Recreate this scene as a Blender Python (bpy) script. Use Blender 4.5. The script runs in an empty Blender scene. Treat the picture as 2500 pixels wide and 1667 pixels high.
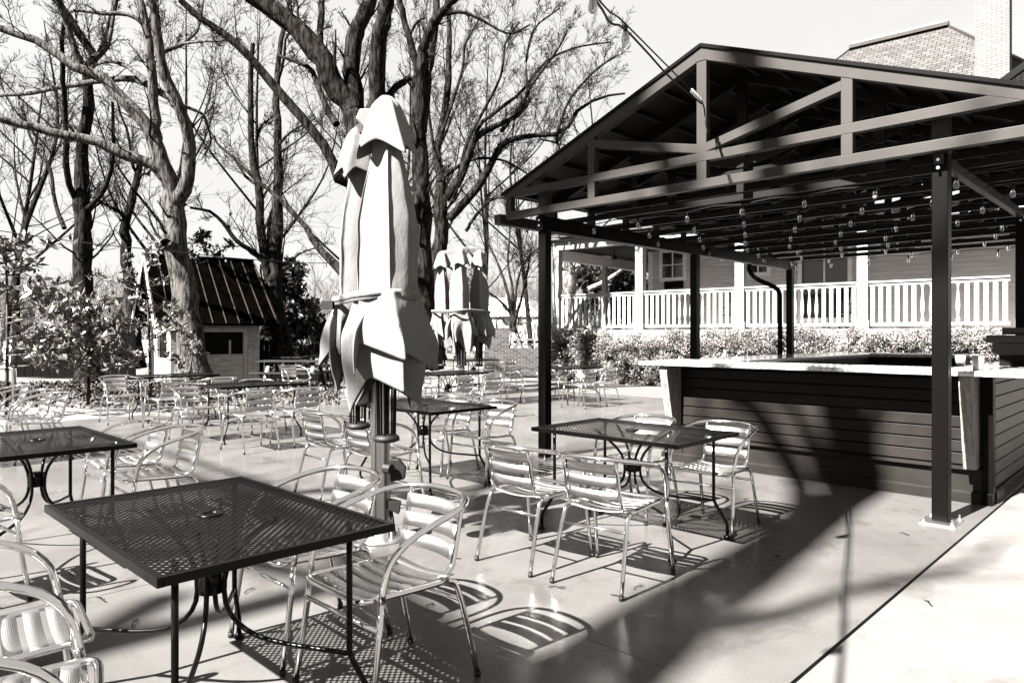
import bpy, math, random
import numpy as np
from mathutils import Vector, Matrix
random.seed(7); RNG = np.random.default_rng(11)
D2R = math.radians
sc = bpy.context.scene

# ---------------------------------------------------------------- camera, sky, sun, exposure
F = 1729.0; HZ = 817.0; H = 1.42                 # focal length and horizon row in photo pixels, eye height
fw = (0.717, 0.697); rt = (0.697, -0.717)        # camera forward / right on the ground; +x, +y run along the pavilion's sides
def W(X, d, z=0.0): return (fw[0]*d + rt[0]*X, fw[1]*d + rt[1]*X, z)
def P(x, y, d): return W((x-1250)/F*d, d, H-(y-HZ)/F*d)
def UV(X, d): return (fw[0]*d + rt[0]*X, fw[1]*d + rt[1]*X)
A0 = math.degrees(math.atan2(fw[1], fw[0]))
def head(th): return D2R(A0 - th)                # world angle of a heading measured clockwise from the view direction

cam = bpy.data.cameras.new("camera"); camo = bpy.data.objects.new("camera", cam)
sc.collection.objects.link(camo); sc.camera = camo
cam.sensor_width = 36; cam.lens = F/2500*36; cam.shift_y = -(833.5-HZ)/2500
cam.clip_start = 0.05; cam.clip_end = 3000
camo.location = (0, 0, H); camo.rotation_euler = (D2R(90), 0, D2R(A0-90))

SUN_EL = 45.0; SUN_HEAD = 50.0                   # light travels towards this heading
wd = bpy.data.worlds.new("World"); sc.world = wd; wd.use_nodes = True
nt = wd.node_tree; nt.nodes.clear()
def N(nt, t, **k):
    n = nt.nodes.new(t)
    for a, b in k.items():
        if a.startswith('i_'): n.inputs[a[2:].replace('_', ' ')].default_value = b
        else: setattr(n, a, b)
    return n
sky = N(nt, 'ShaderNodeTexSky', sky_type='NISHITA', sun_disc=False, air_density=1.0, dust_density=2.0)
sun_from = head(SUN_HEAD+180)
sky.sun_elevation = D2R(SUN_EL); sky.sun_rotation = D2R(90)-sun_from
bw = N(nt, 'ShaderNodeRGBToBW'); tc = N(nt, 'ShaderNodeTexCoord')
mp = N(nt, 'ShaderNodeMapping'); mp.inputs['Scale'].default_value = (1.2, 1.2, 4.5)
noi = N(nt, 'ShaderNodeTexNoise', i_Scale=1.7, i_Detail=6.0, i_Roughness=0.55)
ramp = N(nt, 'ShaderNodeValToRGB'); ramp.color_ramp.elements[0].position = .42; ramp.color_ramp.elements[1].position = .66
mixc = N(nt, 'ShaderNodeMix', data_type='FLOAT')
mul = N(nt, 'ShaderNodeVectorMath', operation='SCALE'); mul.inputs[0].default_value = (1.0, .985, .965)
bg = N(nt, 'ShaderNodeBackground', i_Strength=0.05); wo = N(nt, 'ShaderNodeOutputWorld')
L = nt.links.new
L(sky.outputs[0], bw.inputs[0]); L(tc.outputs['Generated'], mp.inputs[0]); L(mp.outputs[0], noi.inputs['Vector'])
L(noi.outputs[0], ramp.inputs[0]); L(ramp.outputs[0], mixc.inputs[0])
sc_sky = N(nt, 'ShaderNodeMath', operation='MULTIPLY_ADD'); sc_sky.inputs[1].default_value = .03; sc_sky.inputs[2].default_value = 1.17
L(bw.outputs[0], sc_sky.inputs[0]); L(sc_sky.outputs[0], mixc.inputs[2]); mixc.inputs[3].default_value = 1.36
L(mixc.outputs[0], mul.inputs['Scale']); L(mul.outputs[0], bg.inputs[0]); L(bg.outputs[0], wo.inputs[0])
sl = bpy.data.lights.new("sun", 'SUN'); sl.energy = 5.0; sl.angle = D2R(0.5); sl.color = (1, .985, .96)
so = bpy.data.objects.new("sun", sl); sc.collection.objects.link(so)
LD = Vector((math.cos(head(SUN_HEAD))*math.cos(D2R(SUN_EL)), math.sin(head(SUN_HEAD))*math.cos(D2R(SUN_EL)), -math.sin(D2R(SUN_EL))))
so.rotation_euler = LD.to_track_quat('-Z', 'Y').to_euler(); so.location = (0, 0, 30)
sc.view_settings.view_transform = 'Standard'; sc.view_settings.look = 'None'
sc.view_settings.exposure = 3.9; sc.view_settings.gamma = 1
sc.cycles.max_bounces = 8; sc.cycles.diffuse_bounces = 2; sc.cycles.caustics_reflective = False; sc.cycles.caustics_refractive = False; sc.cycles.transparent_max_bounces = 24; sc.cycles.use_denoising = True

# ---------------------------------------------------------------- materials (a warm black-and-white tone)
def G(v, t=None):
    t = (0.20 if v < .05 else .10 if v < .2 else .05) if t is None else t
    return (v*(1+t), v, v*(1-t*.85), 1)
MC = {}
def mat(name, v, rough=.6, metal=0.0, spec=.5, var=0.0, vscale=3.0, bump=0.0, bscale=40.0, stretch=(1, 1, 1), v2=None, detail=5.0, t=None, coords='Object', pos=(.35, .65), bdist=.01):
    if name in MC: return MC[name]
    m = bpy.data.materials.new(name); m.use_nodes = True; nt = m.node_tree; b = nt.nodes['Principled BSDF']
    b.inputs['Roughness'].default_value = rough; b.inputs['Metallic'].default_value = metal
    b.inputs['Specular IOR Level'].default_value = spec; b.inputs['Base Color'].default_value = G(v, t)
    tcn = nt.nodes.new('ShaderNodeTexCoord'); mpn = nt.nodes.new('ShaderNodeMapping'); mpn.inputs['Scale'].default_value = stretch
    nt.links.new(tcn.outputs[coords], mpn.inputs[0])
    if var or v2 is not None:
        n = N(nt, 'ShaderNodeTexNoise', i_Scale=vscale, i_Detail=detail, i_Roughness=.6); nt.links.new(mpn.outputs[0], n.inputs['Vector'])
        r = nt.nodes.new('ShaderNodeValToRGB'); r.color_ramp.elements[0].position = pos[0]; r.color_ramp.elements[1].position = pos[1]
        lo, hi = (v*(1-var), v*(1+var)) if v2 is None else (v, v2)
        r.color_ramp.elements[0].color = G(lo, t); r.color_ramp.elements[1].color = G(hi, t)
        nt.links.new(n.outputs[0], r.inputs[0]); nt.links.new(r.outputs[0], b.inputs['Base Color'])
    if bump:
        n2 = N(nt, 'ShaderNodeTexNoise', i_Scale=bscale, i_Detail=4.0); nt.links.new(mpn.outputs[0], n2.inputs['Vector'])
        bp = N(nt, 'ShaderNodeBump', i_Strength=bump, i_Distance=bdist); nt.links.new(n2.outputs[0], bp.inputs['Height']); nt.links.new(bp.outputs[0], b.inputs['Normal'])
    MC[name] = m; return m

M_alu = mat('brushed_aluminium', .52, .12, 1.0, var=.06, vscale=12, t=.03)
M_slat = mat('ribbed_aluminium', .33, .36, 1.0, t=.03)
M_iron = mat('black_coated_iron', .0006, .3, 0, .10, var=.25, vscale=20)
M_rub = mat('black_rubber', .0025, .6, 0, .2)
M_beam = mat('dark_painted_steel', .017, .42, 0, .09, var=.12, vscale=1.4, t=.12)
M_post = mat('post_paint_with_shade', .0009, .4, 0, .045, var=.2, vscale=2)  # tree shade on the pavilion posts is put into this darker colour
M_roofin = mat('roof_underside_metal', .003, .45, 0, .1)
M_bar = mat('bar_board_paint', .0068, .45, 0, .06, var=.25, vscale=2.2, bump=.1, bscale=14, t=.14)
M_barbright = mat('bar_side_lit_paint', .05, .4, 0, .12, var=.1, vscale=2.2, t=.1)  # lit look of the bar's side is put into this paler colour
M_white = mat('white_house_paint', .17, .5, 0, .1, t=.02, var=.04, vscale=4)
M_siding = mat('grey_lap_siding', .48, .55, 0, .3, t=.05, var=.08, vscale=2, stretch=(1, 1, 5))
M_dark = mat('dark_interior', .0015, .6, 0, .05)
M_glass = mat('dark_window_glass', .01, .08, 0, .6)
M_fab = mat('pale_canvas', .078, .85, 0, .1, var=.10, vscale=4, bump=.55, bscale=7, t=.04, bdist=.03, stretch=(1, 1, .45))
M_mast = mat('grey_anodised_mast', .22, .32, 1.0, t=.04)
M_wood = mat('weathered_wood', .04, .6, v2=.12, vscale=7, stretch=(6, 6, .6), t=.08, bump=.3, bscale=30)
M_woodd = mat('dark_stained_wood', .003, .55, 0, .2, v2=.009, vscale=6, stretch=(1, 6, 6), t=.12)
M_bark = mat('bark', .0014, .95, 0, .02, v2=.014, vscale=15, stretch=(1, 1, .22), pos=(.42, .64), bump=1.0, bscale=14, t=.12, bdist=.04)
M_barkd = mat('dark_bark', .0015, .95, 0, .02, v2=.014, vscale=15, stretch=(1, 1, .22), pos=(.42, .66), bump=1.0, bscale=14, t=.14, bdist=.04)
M_barkl = mat('pale_bark', .05, .9, 0, .1, v2=.16, vscale=8, stretch=(1, 1, .3), bump=.9, bscale=12, t=.08, bdist=.04)
M_twig = mat('twig_bark', .002, .95, 0, .02, v2=.010, vscale=2, t=.14)
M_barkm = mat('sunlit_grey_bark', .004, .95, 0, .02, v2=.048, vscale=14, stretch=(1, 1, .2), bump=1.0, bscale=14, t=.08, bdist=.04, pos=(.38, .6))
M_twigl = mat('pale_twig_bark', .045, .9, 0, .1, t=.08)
M_twigf = mat('hazed_twig_bark', .055, .9, 0, .1, t=.05)  # distance haze is put into this paler twig colour
M_leaf = mat('magnolia_leaf', .012, .35, 0, .3, v2=.085, vscale=3, t=.1)
M_leafd = mat('dark_evergreen_leaf', .002, .4, 0, .2, v2=.01, vscale=3, t=.15)
M_hedge = mat('hedge_leaf', .016, .5, 0, .08, v2=.12, vscale=2.5, t=.08)
M_shroof = mat('shed_metal_roof', .0004, .7, 0, .0, var=.3, vscale=3)
M_seam = mat('roof_seam_metal', .02, .35, .3)
M_shwall = mat('shed_pale_boards', .12, .6, v2=.26, vscale=5, stretch=(.6, .6, 5), t=.06)
M_bulb = mat('bulb_glass', .5, .05, 0, .9, t=.02); 
M_steel = mat('galvanised_steel', .6, .3, 1.0, t=.03)
M_car = mat('dark_car_paint', .003, .15, .2, .6)
M_lamp = mat('plate_white', .2, .4)

def glass_bulb():
    m = M_bulb; b = m.node_tree.nodes['Principled BSDF']; b.inputs['Transmission Weight'].default_value = .75; b.inputs['IOR'].default_value = 1.25
glass_bulb()

def slat_ribs():
    nt = M_slat.node_tree; b = nt.nodes['Principled BSDF']
    t = nt.nodes.new('ShaderNodeTexCoord'); s = nt.nodes.new('ShaderNodeSeparateXYZ'); nt.links.new(t.outputs['UV'], s.inputs[0])
    m1 = N(nt, 'ShaderNodeMath', operation='MULTIPLY'); m1.inputs[1].default_value = 2*math.pi*9; nt.links.new(s.outputs[1], m1.inputs[0])
    m2 = N(nt, 'ShaderNodeMath', operation='SINE'); nt.links.new(m1.outputs[0], m2.inputs[0])
    bp = N(nt, 'ShaderNodeBump', i_Strength=.22, i_Distance=.002); nt.links.new(m2.outputs[0], bp.inputs['Height']); nt.links.new(bp.outputs[0], b.inputs['Normal'])
slat_ribs()

def mat_perf(name, pitch, open_r):
    """black metal sheet with staggered round-ended holes cut through by transparency"""
    m = bpy.data.materials.new(name); m.use_nodes = True; nt = m.node_tree; b = nt.nodes['Principled BSDF']; out = nt.nodes['Material Output']
    b.inputs['Base Color'].default_value = G(.0008); b.inputs['Roughness'].default_value = .4; b.inputs['Specular IOR Level'].default_value = .08
    def mth(op, a=None, bb=None, c=None):
        n = nt.nodes.new('ShaderNodeMath'); n.operation = op
        for i, v in enumerate((a, bb, c)):
            if v is None: continue
            if isinstance(v, (int, float)): n.inputs[i].default_value = v
            else: nt.links.new(v, n.inputs[i])
        return n.outputs[0]
    t = nt.nodes.new('ShaderNodeTexCoord'); s = nt.nodes.new('ShaderNodeSeparateXYZ'); nt.links.new(t.outputs['Object'], s.inputs[0])
    def lattice(ox, oy):
        fx = mth('SUBTRACT', mth('FRACT', mth('ADD', mth('DIVIDE', s.outputs[0], pitch), 50+ox)), .5)
        fy = mth('SUBTRACT', mth('FRACT', mth('ADD', mth('DIVIDE', s.outputs[1], pitch), 50+oy)), .5)
        return mth('ADD', mth('ABSOLUTE', mth('MULTIPLY', fx, .95)), mth('ABSOLUTE', fy))
    dmin = mth('MINIMUM', lattice(0, 0), lattice(.5, .5))
    hole = mth('LESS_THAN', dmin, open_r)
    tr = nt.nodes.new('ShaderNodeBsdfTransparent'); mx = nt.nodes.new('ShaderNodeMixShader')
    nt.links.new(hole, mx.inputs[0]); nt.links.new(b.outputs[0], mx.inputs[1]); nt.links.new(tr.outputs[0], mx.inputs[2]); nt.links.new(mx.outputs[0], out.inputs[0])
    return m
M_perf = mat_perf('perforated_black_metal', .0325, .30)

def mat_brick(name, v1, v2, mort, scale=1.0, bw=.22, bh=.075, ms=.012, coords='Object', rot=(0, 0, 0), bump=.4, off=.5, t=.06):
    m = bpy.data.materials.new(name); m.use_nodes = True; nt = m.node_tree; b = nt.nodes['Principled BSDF']; b.inputs['Roughness'].default_value = .85; b.inputs['Specular IOR Level'].default_value = .04
    tcn = nt.nodes.new('ShaderNodeTexCoord'); mpn = nt.nodes.new('ShaderNodeMapping'); mpn.inputs['Rotation'].default_value = rot
    br = nt.nodes.new('ShaderNodeTexBrick'); br.inputs['Scale'].default_value = scale; br.inputs['Brick Width'].default_value = bw; br.inputs['Row Height'].default_value = bh
    br.inputs['Mortar Size'].default_value = ms; br.inputs['Color1'].default_value = G(v1, t); br.inputs['Color2'].default_value = G(v2, t); br.inputs['Mortar'].default_value = G(mort, t); br.offset = off
    nt.links.new(tcn.outputs[coords], mpn.inputs[0]); nt.links.new(mpn.outputs[0], br.inputs[0]); nt.links.new(br.outputs[0], b.inputs['Base Color'])
    bp = N(nt, 'ShaderNodeBump', i_Strength=bump, i_Distance=.01); bp.invert = True; nt.links.new(br.outputs['Fac'], bp.inputs['Height']); nt.links.new(bp.outputs[0], b.inputs['Normal'])
    return m
M_brick = mat_brick('pale_painted_brick', .055, .085, .04, coords='UV')
M_brickw = mat_brick('garden_brick', .012, .035, .05, coords='UV')
M_shing = mat_brick('slate_shingles', .024, .040, .005, coords='UV', bw=.26, bh=.16, ms=.010, bump=.6)

def floor_mat(name, lo, hi, rough, joints):
    m = bpy.data.materials.new(name); m.use_nodes = True; nt = m.node_tree; b = nt.nodes['Principled BSDF']; b.inputs['Specular IOR Level'].default_value = .08
    t = nt.nodes.new('ShaderNodeTexCoord'); n1 = N(nt, 'ShaderNodeTexNoise', i_Scale=.9, i_Detail=8.0, i_Roughness=.62); n2 = N(nt, 'ShaderNodeTexNoise', i_Scale=90.0, i_Detail=3.0, i_Roughness=.7)
    mpx = nt.nodes.new('ShaderNodeMapping'); mpx.inputs['Scale'].default_value = (1, 1, 1)
    nt.links.new(t.outputs['Object'], mpx.inputs[0])
    for n in (n1, n2): nt.links.new(mpx.outputs[0], n.inputs['Vector'])
    r = nt.nodes.new('ShaderNodeValToRGB'); r.color_ramp.elements[0].position = .3; r.color_ramp.elements[1].position = .7
    r.color_ramp.elements[0].color = G(lo, .06); r.color_ramp.elements[1].color = G(hi, .05)
    nt.links.new(n1.outputs[0], r.inputs[0])
    r2 = nt.nodes.new('ShaderNodeValToRGB'); r2.color_ramp.elements[0].position = .30; r2.color_ramp.elements[1].position = .5
    r2.color_ramp.elements[0].color = (.84, .84, .84, 1); r2.color_ramp.elements[1].color = (1, 1, 1, 1); nt.links.new(n2.outputs[0], r2.inputs[0])
    mx = N(nt, 'ShaderNodeMix', data_type='RGBA', blend_type='MULTIPLY'); mx.inputs[0].default_value = 1
    nt.links.new(r.outputs[0], mx.inputs[6]); nt.links.new(r2.outputs[0], mx.inputs[7])
    last = mx.outputs[2]
    n3 = N(nt, 'ShaderNodeTexNoise', i_Scale=2.2, i_Detail=9.0, i_Roughness=.7, i_Distortion=.4)
    nt.links.new(mpx.outputs[0], n3.inputs['Vector'])
    r3 = nt.nodes.new('ShaderNodeValToRGB'); r3.color_ramp.elements[0].position = .36; r3.color_ramp.elements[1].position = .47
    r3.color_ramp.elements[0].color = (.78, .77, .76, 1); r3.color_ramp.elements[1].color = (1, 1, 1, 1); nt.links.new(n3.outputs[0], r3.inputs[0])
    mx3 = N(nt, 'ShaderNodeMix', data_type='RGBA', blend_type='MULTIPLY'); mx3.inputs[0].default_value = 1
    nt.links.new(last, mx3.inputs[6]); nt.links.new(r3.outputs[0], mx3.inputs[7]); last = mx3.outputs[2]
    nt.links.new(last, b.inputs['Base Color'])
    rr = nt.nodes.new('ShaderNodeMapRange'); rr.inputs[3].default_value = rough-.07; rr.inputs[4].default_value = rough+.13; nt.links.new(n3.outputs[0], rr.inputs[0]); nt.links.new(rr.outputs[0], b.inputs['Roughness'])
    bp = N(nt, 'ShaderNodeBump', i_Strength=.12, i_Distance=.003); nt.links.new(n2.outputs[0], bp.inputs['Height']); nt.links.new(bp.outputs[0], b.inputs['Normal'])
    return m
M_floor = floor_mat('polished_grey_concrete', .034, .056, .20, True)
M_walk = floor_mat('pale_concrete', .052, .07, .6, False)
def ground_mat():
    m = mat('mulch_and_dry_grass', .012, .95, 0, .1, v2=.09, vscale=2.2, detail=10, t=.06, bump=.8, bscale=25, bdist=.05)
    return m
M_ground = ground_mat()
M_grav = mat('pale_dry_lawn', .05, .95, 0, .1, v2=.11, vscale=14, detail=10, t=.05, bump=.8, bscale=40, bdist=.03)
M_mulch = mat('mulch_litter', .002, .95, 0, .1, v2=.075, vscale=9, detail=12, t=.08, bump=1, bscale=30, bdist=.05, pos=(.42, .62))
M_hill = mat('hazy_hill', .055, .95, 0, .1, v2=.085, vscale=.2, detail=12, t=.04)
M_joint = mat('dark_joint', .035, .8)

# ---------------------------------------------------------------- mesh helpers
class MB:
    def __init__(s): s.v = []; s.f = []; s.uv = []
    def add(s, vs, fs, uvs=None):
        o = len(s.v); s.v.extend([tuple(map(float, p)) for p in vs])
        for i, f in enumerate(fs):
            s.f.append(tuple(o+k for k in f)); s.uv.append(uvs[i] if uvs else None)
    def box(s, c, d, rz=0.0, rx=0.0, ry=0.0):
        x, y, z = d[0]/2, d[1]/2, d[2]/2
        R = Matrix.Rotation(rz, 3, 'Z') @ Matrix.Rotation(ry, 3, 'Y') @ Matrix.Rotation(rx, 3, 'X')
        vs = [Vector(c)+R @ Vector((a*x, b*y, e*z)) for e in (-1, 1) for b in (-1, 1) for a in (-1, 1)]
        s.add(vs, [(0, 2, 3, 1), (4, 5, 7, 6), (0, 1, 5, 4), (2, 6, 7, 3), (0, 4, 6, 2), (1, 3, 7, 5)])
        return s
    def lo(s, a, b): return s.box([(a[i]+b[i])/2 for i in range(3)], [abs(b[i]-a[i]) for i in range(3)])
    def bar(s, p, q, w, h, up=(0, 0, 1)):
        p = Vector(p); q = Vector(q); t = (q-p).normalized(); sd = t.cross(Vector(up))
        if sd.length < 1e-4: sd = Vector((1, 0, 0))
        sd.normalize(); n = sd.cross(t); vs = []
        for e in (p, q):
            for a, b in ((-1, -1), (1, -1), (1, 1), (-1, 1)): vs.append(e+sd*a*w/2+n*b*h/2)
        s.add(vs, [(0, 1, 2, 3), (7, 6, 5, 4), (0, 4, 5, 1), (1, 5, 6, 2), (2, 6, 7, 3), (3, 7, 4, 0)]); return s
    def tube(s, pts, r, n=8, cap=True, sy=1.0):
        pts = [Vector(p) for p in pts]; k = len(pts); rs = [r]*k if isinstance(r, (int, float)) else list(r)
        ts = []
        for i in range(k):
            t = pts[min(i+1, k-1)]-pts[max(i-1, 0)]; ts.append(t.normalized())
        ref = Vector((0, 0, 1)) if abs(ts[0].z) < .9 else Vector((1, 0, 0))
        nr = (ref-ts[0]*ref.dot(ts[0])).normalized(); vs = []
        for i in range(k):
            nr = (nr-ts[i]*nr.dot(ts[i])); nr.normalize(); bn = ts[i].cross(nr)
            for j in range(n):
                a = 2*math.pi*j/n; vs.append(pts[i]+nr*math.cos(a)*rs[i]+bn*math.sin(a)*rs[i]*sy)
        fs = [(i*n+j, i*n+(j+1) % n, (i+1)*n+(j+1) % n, (i+1)*n+j) for i in range(k-1) for j in range(n)]
        if cap: fs += [tuple(range(n-1, -1, -1)), tuple((k-1)*n+j for j in range(n))]
        s.add(vs, fs); return s
    def lathe(s, c, prof, n=16):
        vs = []
        for r, z in prof:
            for j in range(n):
                a = 2*math.pi*j/n; vs.append((c[0]+r*math.cos(a), c[1]+r*math.sin(a), c[2]+z))
        k = len(prof); fs = [(i*n+j, i*n+(j+1) % n, (i+1)*n+(j+1) % n, (i+1)*n+j) for i in range(k-1) for j in range(n)]
        fs += [tuple(range(n-1, -1, -1)), tuple((k-1)*n+j for j in range(n))]
        s.add(vs, fs); return s
    def grid(s, fn, nu, nv, closed=False):
        vs = [fn(i/nu, j/nv) for j in range(nv+1) for i in range(nu+(0 if closed else 1))]
        w = nu if closed else nu+1; fs = []; uvs = []
        for j in range(nv):
            for i in range(nu):
                i2 = (i+1) % w; fs.append((j*w+i, j*w+i2, (j+1)*w+i2, (j+1)*w+i))
                uvs.append(((i/nu, j/nv), ((i+1)/nu, j/nv), ((i+1)/nu, (j+1)/nv), (i/nu, (j+1)/nv)))
        s.add(vs, fs, uvs); return s
    def prism(s, poly, axis, a, b):
        """extrude a 2D polygon; axis 0: poly is (y,z), 1: (x,z), 2: (x,y)"""
        def p3(q, t): return (t, q[0], q[1]) if axis == 0 else (q[0], t, q[1]) if axis == 1 else (q[0], q[1], t)
        n = len(poly); vs = [p3(q, a) for q in poly]+[p3(q, b) for q in poly]
        s.add(vs, [tuple(range(n)), tuple(range(2*n-1, n-1, -1))]+[(i, i+n, (i+1) % n+n, (i+1) % n) for i in range(n)]); return s
    def build(s, name, m, parent=None, smooth=False, world=False, bevel=0, solid=0, fix=False):
        vs = s.v
        if world and parent is not None:
            l = parent.location; vs = [(a-l[0], b-l[1], c-l[2]) for a, b, c in vs]
        me = bpy.data.meshes.new(name); me.from_pydata(vs, [], s.f)
        if any(u is not None for u in s.uv):
            ul = me.uv_layers.new(name='UVMap')
            for p, u in zip(me.polygons, s.uv):
                if u is None: continue
                for li, q in zip(p.loop_indices, u): ul.data[li].uv = q
        me.materials.append(m)
        if smooth: me.polygons.foreach_set('use_smooth', [True]*len(me.polygons))
        if fix:
            import bmesh
            bm = bmesh.new(); bm.from_mesh(me); bmesh.ops.recalc_face_normals(bm, faces=bm.faces); bm.to_mesh(me); bm.free()
        me.update()
        o = bpy.data.objects.new(name, me); sc.collection.objects.link(o)
        if parent: o.parent = parent
        if solid:
            q = o.modifiers.new('thickness', 'SOLIDIFY'); q.thickness = solid; q.offset = 0
        if bevel:
            q = o.modifiers.new('bevel', 'BEVEL'); q.width = bevel; q.segments = 2; q.limit_method = 'ANGLE'
        return o
def tag(o, label=None, cat=None, group=None, kind=None):
    if label: o['label'] = label
    if cat: o['category'] = cat
    if group: o['group'] = group
    if kind: o['kind'] = kind
    return o
def thing(name, label, cat, loc=(0, 0, 0), rz=0.0, group=None):
    o = bpy.data.objects.new(name, None); o.empty_display_size = .2; sc.collection.objects.link(o)
    o.location = loc; o.rotation_euler = (0, 0, rz); return tag(o, label, cat, group)
KIDS = {}
def copy_tree(o, parent=None):
    c = o.copy(); sc.collection.objects.link(c)
    if parent is not None: c.parent = parent
    if o.name not in KIDS: KIDS[o.name] = [k for k in bpy.data.objects if k.parent == o]
    for k in KIDS[o.name]: copy_tree(k, c)
    return c
def struct(o): o['kind'] = 'structure'; return o
def spline(pts, k):
    pts = [np.array(p, float) for p in pts]; n = len(pts)
    if n == 2: return [tuple(pts[0]+(pts[1]-pts[0])*t) for t in np.linspace(0, 1, k)]
    out = []; ext = [2*pts[0]-pts[1]]+pts+[2*pts[-1]-pts[-2]]
    for t in np.linspace(0, n-1-1e-9, k):
        i = int(t); u = t-i; a, b, c, d = ext[i:i+4]
        out.append(tuple(.5*((2*b)+(-a+c)*u+(2*a-5*b+4*c-d)*u*u+(-a+3*b-3*c+d)*u**3)))
    return out
# ---------------------------------------------------------------- ground and paving
def sheet(name, poly, z, m, kind='structure', label=None):
    b = MB(); b.add([(x, y, z) for x, y in poly], [tuple(range(len(poly)))]); o = b.build(name, m, fix=False)
    if o.data.polygons[0].normal.z < 0: o.data.flip_normals()
    o['kind'] = kind
    if label: o['label'] = label
    return o
sheet('ground', [(-900, -900), (900, -900), (900, 900), (-900, 900)], -.06, M_ground)
b = MB(); us = [-9.86, -6.74, -3.62, -.5, 2.62, 5.74, 8.86, 11.98, 13.75]; vs_ = [1.2, 4.3, 7.4, 10.5, 13.45]
for i in range(len(us)-1):
    for j in range(len(vs_)-1):
        b.lo((us[i]+.003, vs_[j]+.003, -.1), (us[i+1]-.003, vs_[j+1]-.003, 0))
struct(b.build('patio', M_floor))
b = MB()
for i in range(len(us)-1):
    for j, (a, c) in enumerate(((-8, -5), (-5, -1.9), (-1.9, 1.195))):
        b.lo((us[i]+.004, a+.004, -.1), (us[i+1]-.004, c-.012, .002))
b.lo((11.98, -8, -.1), (16.5, -5, .002))
struct(b.build('walkway', M_walk))
b = MB(); b.lo((13.76, 1.2, -.1), (16.6, 14.2, .004)); b.lo((13.76, 14.205, -.1), (16.2, 17.5, .004)); struct(b.build('path', M_walk))
def U(px, py, lift=0.0):
    d = F*(H-lift)/(py-HZ); return UV((px-1250)/F*d, d)
sheet('lawn', [(-12, 13.47), (13.74, 13.47), (13.74, 17.5), U(640, 958), U(520, 975), U(400, 986), U(250, 974), U(0, 962), U(-300, 958), (-20, 20)], -.045, M_grav)
sheet('road', [U(-500, 931), U(260, 931), U(260, 903), U(-500, 903)], -.04, M_walk)
sheet('mulch_bed', [U(-300, 957), U(0, 961), U(250, 973), U(400, 985), U(520, 974), U(640, 957), U(800, 952), U(800, 933), U(-300, 934)], -.03, M_mulch)
sheet('planting_bed', [(16.62, .5), (16.62, 14.4), (19.6, 13.4), (20.6, .5)], .0, M_mulch)

# ---------------------------------------------------------------- pavilion
US = 5.98; VL = 5.88; VR = .77; VC = 3.325; ZP = 4.10; ZE = 3.09; UB = 13.0
pav = thing('pavilion', 'dark steel gabled pavilion roof on square posts over the bar', 'pavilion', (US, VC, 0))
def roofz(v): return ZP-(ZP-ZE)*abs(v-VC)/(VL-VC)
def truss(u, front):
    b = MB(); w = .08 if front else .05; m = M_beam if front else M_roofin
    ch = .082 if front else .06
    b.lo((u-w/2, VR, 2.78), (u+w/2, VL, 2.78+ch)); b.lo((u-w/2, VR, 3.028), (u+w/2, VL, 3.028+ch))
    for s, ve in ((1, VL), (-1, VR)):
        b.bar((u, VC-s*.02, ZP-.06), (u, ve, ZE-.06+.02), w+.004, .11)
        vv = VC+s*1.29
        b.lo((u-w/2+.003, vv-.045, 2.862), (u+w/2-.003, vv+.045, 3.028)); b.lo((u-w/2+.003, vv-.045, 3.11), (u+w/2-.003, vv+.045, roofz(vv)-.09))
        b.bar((u, VC+s*.03, 3.15), (u, vv-s*.03, roofz(vv)-.16), w-.012, .082)
        b.lo((u-w/2+.002, min(ve, ve-s*.085), 2.862), (u+w/2-.002, max(ve, ve-s*.085), 3.028))
    b.prism([(VC-.075, ZP-.14), (VC+.075, ZP-.14), (VC+.075, ZP-.036), (VC, ZP-.008), (VC-.075, ZP-.036)], 0, u-w/2-.003, u+w/2+.003)
    b.lo((u-w/2+.003, VC-.05, 2.862), (u+w/2-.003, VC+.05, 3.028)); b.lo((u-w/2+.003, VC-.05, 3.11), (u+w/2-.003, VC+.05, ZP-.12))
    return b.build('truss', m, pav, world=True, bevel=.004 if front else 0)
TR = [US+.78*k for k in range(10)]
for k, u in enumerate(TR): truss(u, k == 0)
for s, ve in ((1, VL+.06), (-1, VR-.06)):
    b = MB(); z1 = roofz(ve)
    b.add([(US-.05, VC, ZP+.02), (UB+.2, VC, ZP+.02), (UB+.2, ve, z1+.02), (US-.05, ve, z1+.02), (US-.05, VC, ZP-.005), (UB+.2, VC, ZP-.005), (UB+.2, ve, z1-.005), (US-.05, ve, z1-.005)],
          [(0, 1, 2, 3), (7, 6, 5, 4), (0, 4, 5, 1), (1, 5, 6, 2), (2, 6, 7, 3), (3, 7, 4, 0)])
    pn = b.build('roof_panel', M_roofin, pav, world=True, fix=True)
    b = MB()
    for t in np.arange(.08, 1, .125):
        v = VC+(ve-VC)*t; b.lo((US+.05, v-.02, roofz(v)-.05), (UB+.1, v+.02, roofz(v)-.007))
    b.build('purlins', M_roofin, pav, world=True)
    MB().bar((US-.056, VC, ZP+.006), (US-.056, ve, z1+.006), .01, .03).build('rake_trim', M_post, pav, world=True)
for vv in (5.43, 1.41):
    MB().lo((US+.05, vv-(.05 if vv > 2 else .03), 2.615 if vv > 2 else 2.70), (UB+.05, vv+(.05 if vv > 2 else .03), 2.777)).build('header_beam', M_beam if vv < 2 else M_post, pav, world=True)
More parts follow.
